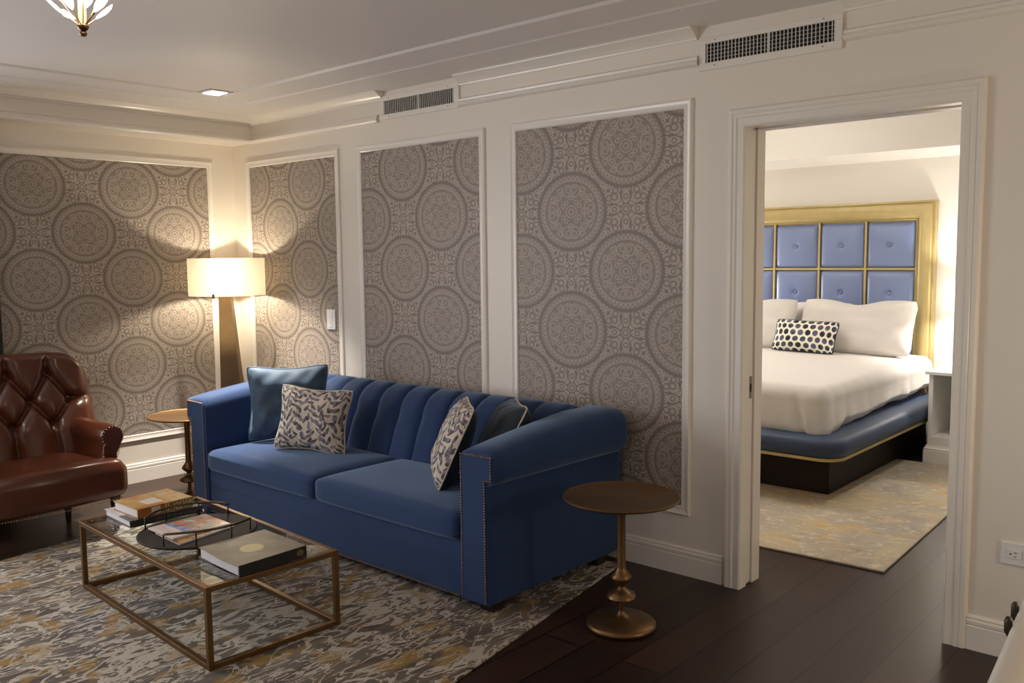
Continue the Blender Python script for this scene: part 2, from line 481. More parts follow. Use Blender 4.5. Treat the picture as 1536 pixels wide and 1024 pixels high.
# bedroom
struct(MB().box(.4, 6.3, .14, YB + .1, 2.62, 2.72).build('ceiling', BEDWALL))
struct(MB().box(.4, 6.3, YB, YB + .15, 0, 2.62).box(.4, 6.3, 3.15, YB, 2.25, 2.62).build('wall_bedroom_back', BEDWALL))
struct(MB().box(.3, .45, .16, YB, 0, 2.62).build('wall_bedroom_left', BEDWALL))
struct(MB().box(6.2, 6.35, .16, YB, 0, 2.62).build('wall_bedroom_right', BEDWALL))

# cornice, picture rail, ceiling bands, skirting
crown = [(0, 2.458), (.010, 2.458), (.012, 2.467), (.020, 2.470), (.024, 2.476), (.042, 2.487), (.058, 2.499), (.064, 2.502), (.066, 2.507), (.078, 2.508), (.080, 2.516), (.080, ZC), (0, ZC)]
rail = [(0, 2.343), (.016, 2.343), (.026, 2.350), (.030, 2.360), (.022, 2.370), (.024, 2.380), (.012, 2.388), (0, 2.392)]
def cornice(n, path, prof): struct(sweep(path, prof, -1).build('trim_%d' % n, TRIM, smooth=35))
cornice(1, [(.25, YF), (.25, 0), (1.692, 0)], crown)
cornice(2, [(.25, YF), (.25, 0), (1.650, 0)], [(o, z - .012) for o, z in rail])
cornice(3, [(2.345, 0), (3.83, 0)], crown); cornice(4, [(2.345, 0), (3.838, 0)], rail)
cornice(5, [(4.49, 0), (XR, 0)], crown); cornice(6, [(4.49, 0), (XR, 0)], rail)
band = [(0, 2.509), (.316, 2.509), (.322, 2.512), (.327, 2.518), (.337, 2.522), (.536, 2.522), (.542, 2.525), (.547, 2.531), (.556, ZC + .002), (0, ZC + .002)]
struct(sweep([(.25, YF), (.25, 0), (XR, 0)], band, -1).build('trim_7', CEIL, smooth=35))
base = [(0, 0), (.016, 0), (.016, .092), (.013, .096), (.016, .101), (.016, .113), (.009, .117), (.009, .121), (.012, .125), (.008, .131), (0, .133)]
def skirt(name, path, side=-1): struct(sweep(path, base, side).build(name, TRIM, smooth=25))
skirt('baseboard_left', [(0, YF), (0, 0), (3.985, 0)])
skirt('baseboard_back', [(5.012, 0), (XR, 0)])
skirt('baseboard_bedroom', [(6.2, YB), (4.6, YB)], 1)

# wallpaper panels in picture-frame mouldings
mould = [(0, 0), (0, .007), (.005, .011), (.014, .008), (.028, .0095), (.037, .014), (.043, .010), (.045, 0)]
ZP0, ZP1 = .33, 2.166
panels = [('back', .222, 1.206, 0, .892, 2.03, .316, .294), ('back', 1.473, 2.485, 0, 1.85, 2.046, .325, .300),
          ('back', 2.758, 3.767, 0, 3.45, 2.03, .331, .299), ('left', -2.2, -.217, 1, -.787, 1.987, .308, .2955)]
for i, (wall, a0, a1, ax, ou, oz, du, dz) in enumerate(panels):
    wm = wallpaper('damask_wallpaper_%d' % i, ax, ou, oz, du, dz)
    if wall == 'back':
        o = MB().box(a0, a1, -.003, .0, ZP0, ZP1).build('wallpaper', wm); to3 = lambda a, z, d: (a, -d, z)
    else:
        o = MB().box(.0, .003, a0, a1, ZP0, ZP1).build('wallpaper', wm); to3 = lambda a, z, d: (d, a, z)
    struct(o)
    struct(frame_rect(a0, a1, ZP0, ZP1, mould, to3).build('trim_%d' % (8 + i), TRIM, smooth=30))

# door casing, jambs and pocket door
cas = [(0, 0), (0, .018), (.006, .022), (.034, .019), (.040, .024), (.050, .024), (.054, .020), (.060, .024), (.072, .023), (.079, .015), (.080, 0)]
struct(frame_rect(DX0, DX1, 0, DZ, cas, lambda a, z, d: (a, -d, z), True).build('trim_12', TRIM, smooth=25))
struct(frame_rect(DX0, DX1, 0, DZ, cas, lambda a, z, d: (a, .16 + d, z), True).build('trim_13', TRIM, smooth=25))
jm = MB()
jm.box(DX0 - .011, DX0 + .002, -.018, .046, 0, DZ).box(DX0 - .011, DX0 + .003, .10, .16, 0, DZ)
jm.box(DX1 - .002, DX1 + .011, -.018, .16, 0, DZ)
jm.box(DX0, DX1, -.018, .046, DZ - .002, DZ + .011).box(DX0, DX1, .10, .16, DZ - .002, DZ + .011)
struct(jm.build('trim_14', TRIM, bevel=.002))
dr = thing('door_1', 'white pocket door slid back into the wall of the bedroom doorway', 'door', (DX0, .073, 0)); struct(dr)
MB().box(DX0 - .0108, DX0 - .004, .052, .094, .014, DZ - .004).build('door_edge', TRIM, dr, bevel=.002)
lt = MB().box(DX0 - .005, DX0 - .0028, .062, .085, .862, .962).build('latch', mat('satin_nickel', (.28, .25, .2), .35, .9), dr)
MB().box(DX0 - .004, DX0 - .002, .066, .081, .892, .928).build('latch_bolt', BLACK, lt)

# ------------------------------------------------------------------ small wall things
def vent(x0, x1, z0, z1, gx0, gx1, gz0, gz1, nl, nh, label):
    t = thing('air_vent', label, 'air vent', ((x0 + x1) / 2, 0, z0), 'supply grilles above the panelling')
    f = MB(); d = -.012
    f.box(x0, x1, d, 0, gz1, z1).box(x0, x1, d, 0, z0, gz0).box(x0, gx0, d, 0, gz0, gz1).box(gx1, x1, d, 0, gz0, gz1)
    f.build('frame', TRIM, t, bevel=.002)
    MB().box(gx0, gx1, -.0012, -.0005, gz0, gz1).build('duct_opening', BLACK, t)
    lv = MB(); w = (gx1 - gx0) / nl; dp = -.0075 if nh else -.003
    for i in range(nl):
        x = gx0 + (i + .5) * w; q = .0019 if i != nl // 2 else .006
        lv.hexa([(x - q, dp, gz0), (x + q, dp, gz0), (x + q, -.011, gz0), (x - q, -.011, gz0)][::-1],
                [(x - q, dp, gz1), (x + q, dp, gz1), (x + q, -.011, gz1), (x - q, -.011, gz1)][::-1])
    lv.build('louvres', mat('vent_enamel', (.6, .57, .53), .4), t)
    if nh:
        hb = MB()
        for j in range(1, nh + 1):
            z = gz0 + (gz1 - gz0) * j / (nh + 1); hb.box(gx0, gx1, -.004, -.002, z - .0012, z + .0012)
        hb.build('cross_blades', mat('vent_enamel', (.6, .57, .53), .4), t)
    for sx in (gx0 + .045, gx1 - .045):
        for sz in (gz0 - .014, gz1 + .014):
            MB().ball((sx, -.012, sz), .0035, 8, 4).build('screw', mat('screw_steel', (.35, .32, .28), .4, .7), t)
vent(1.662, 2.342, 2.341, 2.482, 1.708, 2.300, 2.371, 2.451, 36, 0, 'long white air vent with fine vertical louvres above the second blue-sofa wall panel')
vent(3.842, 4.482, 2.318, 2.456, 3.875, 4.449, 2.350, 2.431, 34, 4, 'white air vent with open black grid, high up left of the bedroom doorway')

t = thing('light_switch', 'small white keypad switch on the wallpaper right of the floor lamp', 'light switch', (1.127, -.003, 1.05))
MB().box(1.083, 1.172, -.012, -.003, 1.046, 1.178).build('plate', mat('white_plastic', (.80, .78, .76), .35), t, bevel=.003)
for k in range(5):
    MB().box(1.110, 1.145, -.0145, -.012, 1.062 + k * .0205, 1.078 + k * .0205).build('button', mat('white_plastic', (.80, .78, .76), .35), t, bevel=.001)
t = thing('wall_outlet', 'white double socket plate on the wall right of the bedroom doorway', 'outlet', (5.19, 0, .36))
MB().box(5.117, 5.262, -.008, 0, .357, .441).build('plate', mat('white_plastic', (.80, .78, .76), .35), t, bevel=.003)
for k in range(2):
    x0 = 5.137 + .055 * k
    rc = MB().box(x0, x0 + .048, -.0105, -.008, .382, .416).build('receptacle', mat('white_plastic', (.80, .78, .76), .35), t, bevel=.002)
    s = MB().box(x0 + .024, x0 + .034, -.0112, -.0105, .4045, .4070).box(x0 + .024, x0 + .032, -.0112, -.0105, .3905, .3930)
    s.lathe([(.0001, 0), (.0032, 0), (.0032, .001), (.0001, .001)], 0, 0, 10)
    nv = len(s.v) - 40
    s.v = s.v[:nv] + [(x0 + .013 + p[0], -.0105 - p[2] * .7, .3988 + p[1]) for p in s.v[nv:]]
    s.build('slots', BLACK, rc)
t = thing('recessed_downlight', 'small square recessed downlight glowing in the ceiling corner', 'ceiling light', (.85, -.625, ZC))
MB().box(.765, .935, -.705, -.545, ZC - .006, ZC - .001).build('trim_ring', mat('dl_trim', (.55, .53, .5), .35), t, bevel=.002)
MB().box(.795, .905, -.675, -.572, ZC - .009, ZC - .005).build('lens', glow('downlight_lens', (.93, .97, 1.0), 9), t, bevel=.002)

# ------------------------------------------------------------------ chandelier (only its foot hangs into the picture)
CHX, CHY, CHZ = 3.168, -2.411, 2.162
t = thing('chandelier', 'gilt chandelier with glowing crystal leaves, its tip hanging at the top left', 'chandelier', (CHX, CHY, CHZ))
MB().lathe([(.001, CHZ), (.008, CHZ + .002), (.011, CHZ + .009), (.007, CHZ + .016), (.012, CHZ + .020), (.0165, CHZ + .026), (.0165, CHZ + .031), (.010, CHZ + .036), (.001, CHZ + .037)], CHX, CHY, 20).build('finial', BRASS, t, smooth=40)
MB().lathe([(.009, CHZ + .034), (.011, CHZ + .06), (.011, ZC - .03), (.05, ZC - .025), (.055, ZC), (.001, ZC)], CHX, CHY, 20).build('stem', glow('gilt_stem', (1, .78, .42), .9, (.5, .4, .2)), t, smooth=40)
CRY = glow('lit_crystal', (1.0, .90, .80), 1.6, (.8, .75, .7))
for k in range(11):
    a = k * 2 * PI / 11 + .25; tier = k % 3
    tilt = (.95, .62, .42)[tier] if k != 5 else 1.15
    r0, z0 = (.012, CHZ + (.036 if tier else .034)); ln = (.05, .075, .06)[tier]
    d = Vector((math.cos(a) * math.sin(tilt), math.sin(a) * math.sin(tilt), math.cos(tilt)))
    b = Vector((CHX, CHY, z0)) + Vector((math.cos(a), math.sin(a), 0)) * r0
    e = b + d * ln
    MB().tube([b, b + d * ln * .5, e], .0016, 6).build('branch', BRASS, t)
    sd = d.cross(Vector((0, 0, 1))).normalized(); nn = sd.cross(d)
    rings = []
    L = .085
    for s_, w_ in ((0, .002), (.12, .009), (.3, .0155), (.5, .017), (.7, .0145), (.88, .008), (1, .001)):
        c = e + d * (s_ * L) + Vector((0, 0, .012)) * s_ * s_
        rings.append([tuple(c + sd * w_), tuple(c + nn * w_ * .3), tuple(c - sd * w_), tuple(c - nn * w_ * .3)])
    MB().loft(rings).build('crystal_leaf', CRY, t, smooth=50)

# ------------------------------------------------------------------ floor lamp
LX, LY = .352, -.298
SR, SZ0, SZ1 = .255, 1.268, 1.523
SHADE = glow('lit_lamp_shade', (1.0, .88, .68), .22, (.62, .56, .46))
t = thing('floor_lamp', 'corner floor lamp with white drum shade on a tapering brown body', 'floor lamp', (LX, LY, 0))
R3, U3 = Vector((.749, .662, 0)), Vector((-.662, .749, 0))
def lampsec(z, w0, w1, d):
    c = Vector((LX, LY, z))
    return [tuple(c + R3 * w0 - U3 * d), tuple(c + R3 * w1 - U3 * d * .55), tuple(c + R3 * w1 + U3 * d), tuple(c + R3 * w0 + U3 * d)]
LWOOD = mat('lamp_walnut', (.22, .135, .055), .3, .25, var=.3, vscale=6)
MB().loft([lampsec(.03, -.06, .155, .08), lampsec(.72, -.055, .068, .055), lampsec(1.30, -.052, .024, .035)]).build('body', LWOOD, t, bevel=.004)
MB().slab(LX - .11, LX + .15, LY - .11, LY + .15, .02, [(0, 0), (0, .024), (.006, .03)]).build('base', LWOOD, t)
MB().lathe([(.006, 1.30), (.006, 1.50), (.012, 1.505), (.012, 1.51), (.001, 1.515)], LX, LY, 12).build('stem', BRASS, t)
sh = MB().lathe([(SR, SZ0), (SR, SZ1), (SR - .004, SZ1), (SR - .004, SZ0), (SR, SZ0)], LX, LY, 64, cap=False)
so = sh.build('lamp_shade', SHADE, t, smooth=40)
sp_ = MB()
for k in range(3):
    a = k * 2 * PI / 3; sp_.tube([(LX, LY, 1.50), (LX + SR * .98 * math.cos(a), LY + SR * .98 * math.sin(a), 1.51)], .0025, 6)
sp_.build('spider', BRASS, t)
MB().box(LX + .150, LX + .165, LY - .204, LY - .192, SZ0 - .012, SZ0 + .016).build('pull_switch', BLACK, t)

# ------------------------------------------------------------------ curtain at the left picture edge
cr = []
for i in range(41):
    s = i / 40; y = -2.5 + .86 * s
    cr.append((y, .042 + .022 * math.sin(s * 26.5 + 2)))
rings = []
for z, fl in ((.02, 1.0), (1.0, 1.0), (2.3, 1.0)):
    rings.append([(x + .03, y * fl, z) for y, x in cr] + [(x + .012, y * fl, z) for y, x in reversed(cr)])
c = MB().loft(rings).build('curtain', mat('charcoal_drape', (.012, .013, .016), .9), smooth=60)
tag(c, 'dark charcoal curtain at the far left edge behind the leather armchair', 'curtain')

# ------------------------------------------------------------------ living-room rug (lies a little skewed)
ra = math.radians(9.6)
RU = Vector((math.cos(ra), math.sin(ra))); RV = Vector((-math.sin(ra), math.cos(ra)))
c0 = Vector((3.485, -.09))                       # back right corner
cs = [c0 - RU * 2.72 - RV * 3.6, c0 - RV * 3.6, c0, c0 - RU * 2.72]
NX, NY = 60, 80; V = []; F = []
rugmb = MB()
rugmb.hexa([(p.x, p.y, .0005) for p in cs], [(p.x, p.y, .011) for p in cs])
rg = rugmb.build('area_rug', RUG, bevel=.004)
tag(rg, 'large abstract grey, cream and gold rug under the blue sofa', 'rug')
RZ = .0115

# ------------------------------------------------------------------ sofa
sofa = thing('sofa', 'long blue channel-back sofa with scroll arms and copper nailheads', 'sofa', (2.225, -.55, RZ))
def front_base():
    mb = MB()
    mb.rbox((2.24, -.545, .173), (1.035, .428, .129), .018, 8)
    return mb.build('base', BLUE, sofa, smooth=60)
front_base()
MB().tube([(1.215, -.9735, .205), (3.265, -.9735, .205)], .0022, 6).build('base_seam', BLUE, sofa)
def seat(x0, x1):
    def fn(p, q):
        p = Vector(p)
        if q[2] > 0: p.z += .022 * (1 - q[0] ** 4) * (1 - q[1] ** 4) * max(0, q[2])
        p.y -= .010 * (1 - q[0] ** 4) * max(0, -q[1])
        return p
    return MB().rbox(((x0 + x1) / 2, -.70, .357), ((x1 - x0) / 2, .295, .060), .032, 18, fn).build('seat_cushion', BLUE, sofa, smooth=60, merge=True)
seat(1.214, 2.2385); seat(2.2405, 3.266)
# channel-tufted back, rolled over at the top
prof = [(-.455, .36), (-.425, .45), (-.395, .54), (-.365, .63), (-.335, .695), (-.300, .742), (-.255, .772), (-.205, .787), (-.155, .783), (-.115, .762), (-.088, .725), (-.078, .68), (-.085, .63), (-.11, .59), (-.115, .30), (-.115, .05)]
def resample(pf, n):
    P = [Vector(p) for p in pf]; L = [0]
    for a, b in zip(P, P[1:]): L.append(L[-1] + (b - a).length)
    out = []
    for i in range(n + 1):
        s = L[-1] * i / n; k = max(j for j in range(len(L)) if L[j] <= s + 1e-9); k = min(k, len(P) - 2)
        out.append(P[k].lerp(P[k + 1], (s - L[k]) / max(1e-9, L[k + 1] - L[k])))
    return out
PF = resample(prof, 44)
bx0, bx1, nch = 1.20, 3.28, 11
cw = (3.27 - 1.21) / nch; rings = []
nx = nch * 14 + 2
for i in range(nx + 1):
    x = bx0 + (bx1 - bx0) * i / nx
    cc = ((x - 1.21) / cw) % 1.0; cc = 2 * cc - 1; ring = []
    for j, p in enumerate(PF):
        t0 = PF[max(0, j - 1)]; t1 = PF[min(len(PF) - 1, j + 1)]; tg = (t1 - t0).normalized(); nrm = Vector((-tg.y, tg.x))
        s = j / 44
        k = 1.0 if s < .40 else max(0.0, 1 - (s - .40) / .10)
        pin = math.exp(-((s - .215) / .035) ** 2)
        e = 5.0 - 2.6 * pin
        dep = .024 + .010 * pin
        h = -dep * k * abs(cc) ** e
        q = p + nrm * h
        ring.append((x, q.x, q.y))
    rings.append(ring)
MB().loft(rings, False).build('backrest', BLUE, sofa, smooth=70)
rb = MB().box(1.21, 3.27, -.116, -.112, .05, .6).build('back_cover', BLUE, sofa)
# scroll arms, lofted front to back
arm_in = [(0, .055), (0, .60), (.004, .665), (.018, .694), (.05, .707), (.12, .709), (.175, .705), (.198, .690), (.207, .66), (.207, .61), (.198, .582), (.176, .570), (.160, .566), (.160, .055)]
def arm(side):
    xi = 3.27 if side > 0 else 1.21
    rings = []
    secs = [(-.985, 0, 1)] + [(-.98 + .86 * k / 12, k / 12, 1) for k in range(13)]
    secs += [(-.12 + .075 * math.sin(a), 1, math.cos(a)) for a in (.35, .7, 1.0, 1.25)]
    for n_, (y, tt, sh) in enumerate(secs):
        ring = []
        grow = 1 + .52 * min(1, tt * 1.35) ** .8
        for x, z in arm_in:
            if z > .565:
                zz = .566 + (z - .566) * grow
                zz = .566 + (zz - .566) * (.35 + .65 * sh) if sh < 1 else zz
                xx = x + (max(0, x - .1) / .107) * .050 * tt
                if sh < 1 and x > .16: xx = .16 + (xx - .16) * sh
            else: zz, xx = z, x
            if n_ == 0:                                   # eased front edge
                cx, cz = .08, .40
                xx = xx + (.006 if x < .08 else -.006); zz = zz - .006 if z > .5 else zz
            ring.append((xi + side * xx, y, zz))
        rings.append(ring)
    a = MB().loft(rings).build('arm', BLUE, sofa, smooth=50)
    # raised front panel edged in nailheads
    pan = [(.010, .060), (.010, .672), (.020, .690), (.185, .694), (.192, .686), (.192, .597), (.186, .585), (.150, .580), (.150, .060)]
    MB().loft([[(xi + side * x, -.984, z) for x, z in pan], [(xi + side * x, -.990, z) for x, z in pan]]).build('arm_panel', BLUE, a, bevel=.003)
    nl = MB(); path = [(.150, .066), (.150, .588), (.186, .592), (.186, .688), (.016, .686), (.016, .066)]
    for (x0, z0), (x1, z1) in zip(path, path[1:]):
        n = max(2, int(math.hypot(x1 - x0, z1 - z0) / .0115))
        for k in range(n):
            nl.ball((xi + side * (x0 + (x1 - x0) * k / n), -.991, z0 + (z1 - z0) * k / n), .0040, 6, 4)
    nl.build('nailhead_trim', NAIL, a, smooth=180)
arm(1); arm(-1)
nl = MB()
for k in range(int(2.05 / .0115)): nl.ball((1.215 + k * .0115, -.974, .056), .0038, 6, 4)
nl.build('nailhead_trim', NAIL, sofa, smooth=180)
for x in (1.075, 3.335):
    for y in (-.955, -.215):
        MB().hexa([(x + .012, y + .012, RZ), (x + .083, y + .012, RZ), (x + .083, y + .083, RZ), (x + .012, y + .083, RZ)],
                  [(x, y, .056), (x + .095, y, .056), (x + .095, y + .095, .056), (x, y + .095, .056)]).build('foot', DARKWOOD, sofa, bevel=.003)

# ------------------------------------------------------------------ cushions
def pillow(name, w, h, th, mt, loc, ax, up, label, cat, cord=None, back=None, n=26, ear=.10, group=None, puff=.62, slump=0.0, crease=.22):
    """ax: direction of the width, up: direction of the height; loc: centre of the bottom edge"""
    ax = Vector(ax).normalized(); up = Vector(up); up = (up - ax * up.dot(ax)).normalized(); nr = ax.cross(up)
    t = thing(name, label, cat, loc, group); sd_ = loc[0] * 7 + loc[1] * 3
    O = Vector(loc)
    def P(u, v, sg):
        su = 1 - ear * (1 - v * v) ** 1.2; sv = 1 - ear * (1 - u * u) ** 1.2
        cr_ = 1 - .055 * max(0, abs(u) + abs(v) - 1.70) / .30         # blunt the very corner
        a = u * su * cr_ * w / 2; b = (v * sv * cr_ + 1) * h / 2
        d = th / 2 * max(0.0, (1 - u ** 4) * (1 - v ** 4)) ** puff
        d *= 1 + .05 * math.sin(7 * u + 3 * v + sd_) * (1 - abs(u))
        e_ = max(0, max(abs(u), abs(v)) - .55) / .45
        d *= 1 - crease * e_ * (.5 + .5 * math.sin(13 * u - 9 * v + sd_)) * (1 - e_ * .5)
        d += crease * .03 * h * math.sin(9 * v + 5 * u * u + sd_) * (1 - u * u) * (1 - v * v)
        b -= slump * math.exp(-(u / .35) ** 2) * max(0, v) * h
        return O + ax * a + up * b + nr * d * sg
    for sg, nm, mm in ((1, 'cover_front', mt), (-1, 'cover_back', back or mt)):
        mb = MB(); V = []; F = []; UV = []
        for i in range(n + 1):
            for j in range(n + 1):
                u, v = -1 + 2 * i / n, -1 + 2 * j / n
                u = math.sin(u * PI / 2) * .35 + u * .65; v = math.sin(v * PI / 2) * .35 + v * .65
                V.append(P(u, v, sg))
        for i in range(n):
            for j in range(n):
                q = (i * (n + 1) + j, (i + 1) * (n + 1) + j, (i + 1) * (n + 1) + j + 1, i * (n + 1) + j + 1)
                F.append(q)
                UV.append([((k // (n + 1)) / n * w / max(w, h), (k % (n + 1)) / n * h / max(w, h)) for k in q])
        mb.add(V, F, UV); mb.build(nm, mm, t, smooth=180)
    if cord:
        pts = []
        for k in range(4):
            for i in range(n):
                s = -1 + 2 * i / n
                u, v = ((s, -1), (1, s), (-s, 1), (-1, -s))[k]
                pts.append(P(u, v, 0))
        MB().tube(pts, .0045, 6, True).build('piping', cord, t, smooth=180)
    return t
TEALCORD = mat('teal_cord', (.10, .17, .24), .7)
ST = .437    # top of the seat cushions
pillow('throw_pillow', .49, .455, .16, VELVET, (1.425, -.565, ST - .004), (.62, .785, 0), (.02, .17, .98), 'large teal blue velvet pillow against the sofa back at the left', 'pillow', TEALCORD, n=28, ear=.13, crease=.4)
pillow('throw_pillow', .465, .375, .15, LEAF, (1.80, -.70, ST - .006), (.917, .398, -.05), (.03, .28, .95), 'cream leaf-print pillow leaning on the teal velvet pillow', 'pillow', CORD, ear=.13)
pillow('throw_pillow', .44, .42, .14, LEAF, (2.82, -.69, ST - .004), (.75, -.66, 0), (.25, .30, .87), 'cream leaf-print pillow seen edge-on beside the right sofa arm', 'pillow', CORD, back=VELVETD, ear=.06)
pillow('throw_pillow', .47, .43, .19, VELVETD, (3.00, -.56, ST - .004), (.743, -.663, .05), (.30, .35, .88), 'dark navy velvet pillow in the right corner of the sofa', 'pillow', CORD, ear=.08)

# ------------------------------------------------------------------ leather armchair
CY = -1.765
ch = thing('armchair', 'brown leather armchair with button-tufted back and rolled arms', 'armchair', (.8, CY, 0))
def seat_fn(p, q):
    p = Vector(p); f = max(0, q[0])
    if q[2] > 0: p.z += .035 * (1 - q[1] ** 4) * (1 - max(0, -q[0]) ** 2) * q[2]
    p.x += .05 * (1 - q[1] ** 2) * f
    w = .86 + .14 * min(1, max(0, (q[0] + .05) / .5))
    p.y = CY + (p.y - CY) * w
    if q[2] < 0 and q[0] > 0: p.z += 0
    return p
MB().rbox((.80, CY, .302), (.265, .405, .100), (.07, .07, .06), 20, seat_fn).build('seat', LEATHER, ch, smooth=60, merge=True)
# tufted back
BW, BZ0, BZ1 = .475, .36, 1.0
buttons = []
for r_, (zz, off) in enumerate(((.865, 0), (.71, .5), (.575, 0))):
    for k in range(-2, 3):
        y = (k + off) * .215
        if abs(y) < .40: buttons.append((y, zz))
segs = []
for (y, z) in buttons:
    for (y2, z2) in buttons:
        if z2 < z - .05 and z - z2 < .2 and abs(y - y2) < .12: segs.append((y, z, y2, z2))
    if z > .8: segs.append((y, z, y * 1.08, 1.05))
    if z < .6: segs.append((y, z, y, .3))
    if abs(abs(y) - .3225) < .01: segs.append((y, z, math.copysign(.50, y), z + .005))
def segd(y, z, s):
    ay, az, by, bz = s; dy, dz = by - ay, bz - az
    t_ = max(0, min(1, ((y - ay) * dy + (z - az) * dz) / (dy * dy + dz * dz + 1e-9)))
    return math.hypot(y - ay - t_ * dy, z - az - t_ * dz)
def btop(y):                                      # curved crest
    a = abs(y) / BW
    return .965 + .028 * (1 - a * a) - (.14 * max(0, (a - .62) / .38) ** 2.2)
ny, nz = 130, 110; V = []; F = []
for i in range(ny + 1):
    y = BW * (-1 + 2 * i / ny); top = btop(y)
    for j in range(nz + 1):
        s = j / nz
        # s: 0 seat .. .74 crest front .. 1 rear of the roll
        if s < .74:
            z = BZ0 + (top - .05 - BZ0) * s / .74
            x = .60 - .15 * (s / .74) ** 1.1 + .012
        else:
            a = (s - .74) / .26 * PI
            x = .392 + .070 * math.cos(a); z = top - .05 + .05 * math.sin(a) - .012 * (a / PI)
        edge = max(0, (abs(y) / BW - .80) / .20)
        x -= .07 * edge ** 2.2
        if s < .86:
            d = min(segd(y, z, q) for q in segs); db = min(math.hypot(y - b[0], z - b[1]) for b in buttons)
            f_ = .052 * (1 - math.exp(-(d / .026))) + .030 * (1 - math.exp(-(db / .028) ** 2)) - .066
            if s > .74: f_ *= max(0, 1 - (s - .74) / .12)
            x += f_ * (1 - .7 * edge)
        V.append((x, CY + y, z))
for i in range(ny):
    for j in range(nz):
        F.append((i * (nz + 1) + j, (i + 1) * (nz + 1) + j, (i + 1) * (nz + 1) + j + 1, i * (nz + 1) + j + 1))
bk = MB().add(V, F).build('backrest', LEATHER, ch, smooth=180)
ol = []
for i in range(25):
    y = BW * (-1 + 2 * i / 24); ol.append((y, btop(y) - .035))
bs_ = MB().loft([[(.44, CY - BW * .97, .2), (.44, CY + BW * .97, .2)] and [(.40, CY + y, z) for y, z in ol] + [(.44, CY + BW * .93, .21), (.44, CY - BW * .93, .21)],
                 [(.315, CY + y, z) for y, z in ol] + [(.33, CY + BW * .93, .21), (.33, CY - BW * .93, .21)]])
bs_.build('back_panel', LEATHER, ch, smooth=40)
for (y, z) in buttons:
    x = .60 - .15 * max(0, (z - BZ0) / (.94 - BZ0)) ** 1.1 - .050
    b = MB().ball((0, 0, 0), .013, 12, 6, .6); b.v = [(x + p[2], CY + y + p[0], z + p[1]) for p in b.v]
    b.build('button', LEATHER, bk, smooth=180)
# rolled arms
def roll_arm(side):
    cyy = CY + side * .345; rr = .066; cz = .535
    def ring(x, k=1.0):
        pts = []
        for a in range(0, 15):
            t_ = math.radians(-38 + a * (256 / 14))
            pts.append((x, cyy + side * rr * k * math.cos(t_), cz + rr * k * math.sin(t_)))
        pts += [(x, cyy - side * .062 * k, .44), (x, cyy - side * .060 * k, .30), (x, cyy + side * .012 * k, .30), (x, cyy + side * .020 * k, .44)]
        return pts
    a = MB().loft([ring(.985, .93), ring(.975, 1), ring(.80), ring(.60), ring(.43, .95)]).build('arm', LEATHER, ch, smooth=50)
    fr_ = [(x, y, z) for x, y, z in ring(.985, .80)]; fr2 = [(x + .006, y, z) for x, y, z in ring(.985, .78)]
    MB().loft([fr_, fr2]).build('arm_front', LEATHER, a, smooth=40)
    nl = MB(); rg_ = ring(.989, .86)[:15]
    pts = [(.989, cyy + side * .018, .42)] + rg_ + [(.989, cyy - side * .055, .48), (.989, cyy - side * .055, .42)]
    for p, q in zip(pts, pts[1:]):
        n = max(1, round((Vector(q) - Vector(p)).length / .0125))
        for k in range(n): 
            c_ = Vector(p).lerp(Vector(q), k / n); nl.ball(tuple(c_), .0042, 6, 4)
    nl.build('nailhead_trim', mat('brass_nail', (.5, .33, .2), .3, .9), a, smooth=180)
roll_arm(1); roll_arm(-1)
nl = MB()
for k in range(62): 
    q = -1 + 2 * (k + .5) / 62
    nl.ball((1.066 + .05 * (1 - q * q) - .02 * abs(q) ** 6, CY + q * .375, .206), .0036, 6, 4)
nl.build('nailhead_trim', mat('brass_nail', (.5, .33, .2), .3, .9), ch, smooth=180)
for x, y in ((1.02, .325), (1.02, -.325), (.60, .235), (.60, -.235)):
    MB().loft([[(x + dx * .011, CY + y + dy * .011, RZ if x > .9 else 0.0) for dx, dy in ((-1, -1), (1, -1), (1, 1), (-1, 1))],
               [(x + dx * .022, CY + y + dy * .022, .215) for dx, dy in ((-1, -1), (1, -1), (1, 1), (-1, 1))]]).build('leg', DARKWOOD, ch, bevel=.003)
MB().box(.42, 1.0, CY - .33, CY + .33, .195, .215).build('underframe', BLACK, ch)

# ------------------------------------------------------------------ coffee table
ct = thing('coffee_table', 'rectangular coffee table with brass tube frame and clear glass top', 'coffee table', (2.38, -1.70, RZ))
ta = math.radians(-2.9)
near = Vector((2.986, -2.003)); ex = Vector((math.cos(ta), math.sin(ta))); ey = Vector((-math.sin(ta), math.cos(ta)))
TL, TW, TH, tb = 1.222, .573, .326, .021
def tp(a, b): p = near - ex * a + ey * b; return (p.x, p.y)      # a: along length, b: across
def bar(a0, a1, b0, b1, z0, z1, nm):
    q = [tp(a1, b0), tp(a0, b0), tp(a0, b1), tp(a1, b1)]
    return MB().hexa([(x, y, z0) for x, y in q], [(x, y, z1) for x, y in q]).build(nm, BRASS, ct, bevel=.0015)
for a in (0, TL - tb):
    for b in (0, TW - tb): bar(a, a + tb, b, b + tb, RZ, TH, 'leg')
for z0 in (RZ, TH - tb):
    nm = 'bottom_rail' if z0 < .1 else 'top_rail'
    for b in (0, TW - tb): bar(tb, TL - tb, b, b + tb, z0, z0 + tb, nm)
    for a in (0, TL - tb): bar(a, a + tb, tb, TW - tb, z0, z0 + tb, nm)
q = [tp(TL - tb + .003, tb - .003), tp(tb - .003, tb - .003), tp(tb - .003, TW - tb + .003), tp(TL - tb + .003, TW - tb + .003)]
MB().hexa([(x, y, TH - .010) for x, y in q], [(x, y, TH - .0005) for x, y in q]).build('glass_top', GLASS, ct)
TT = TH + .0005

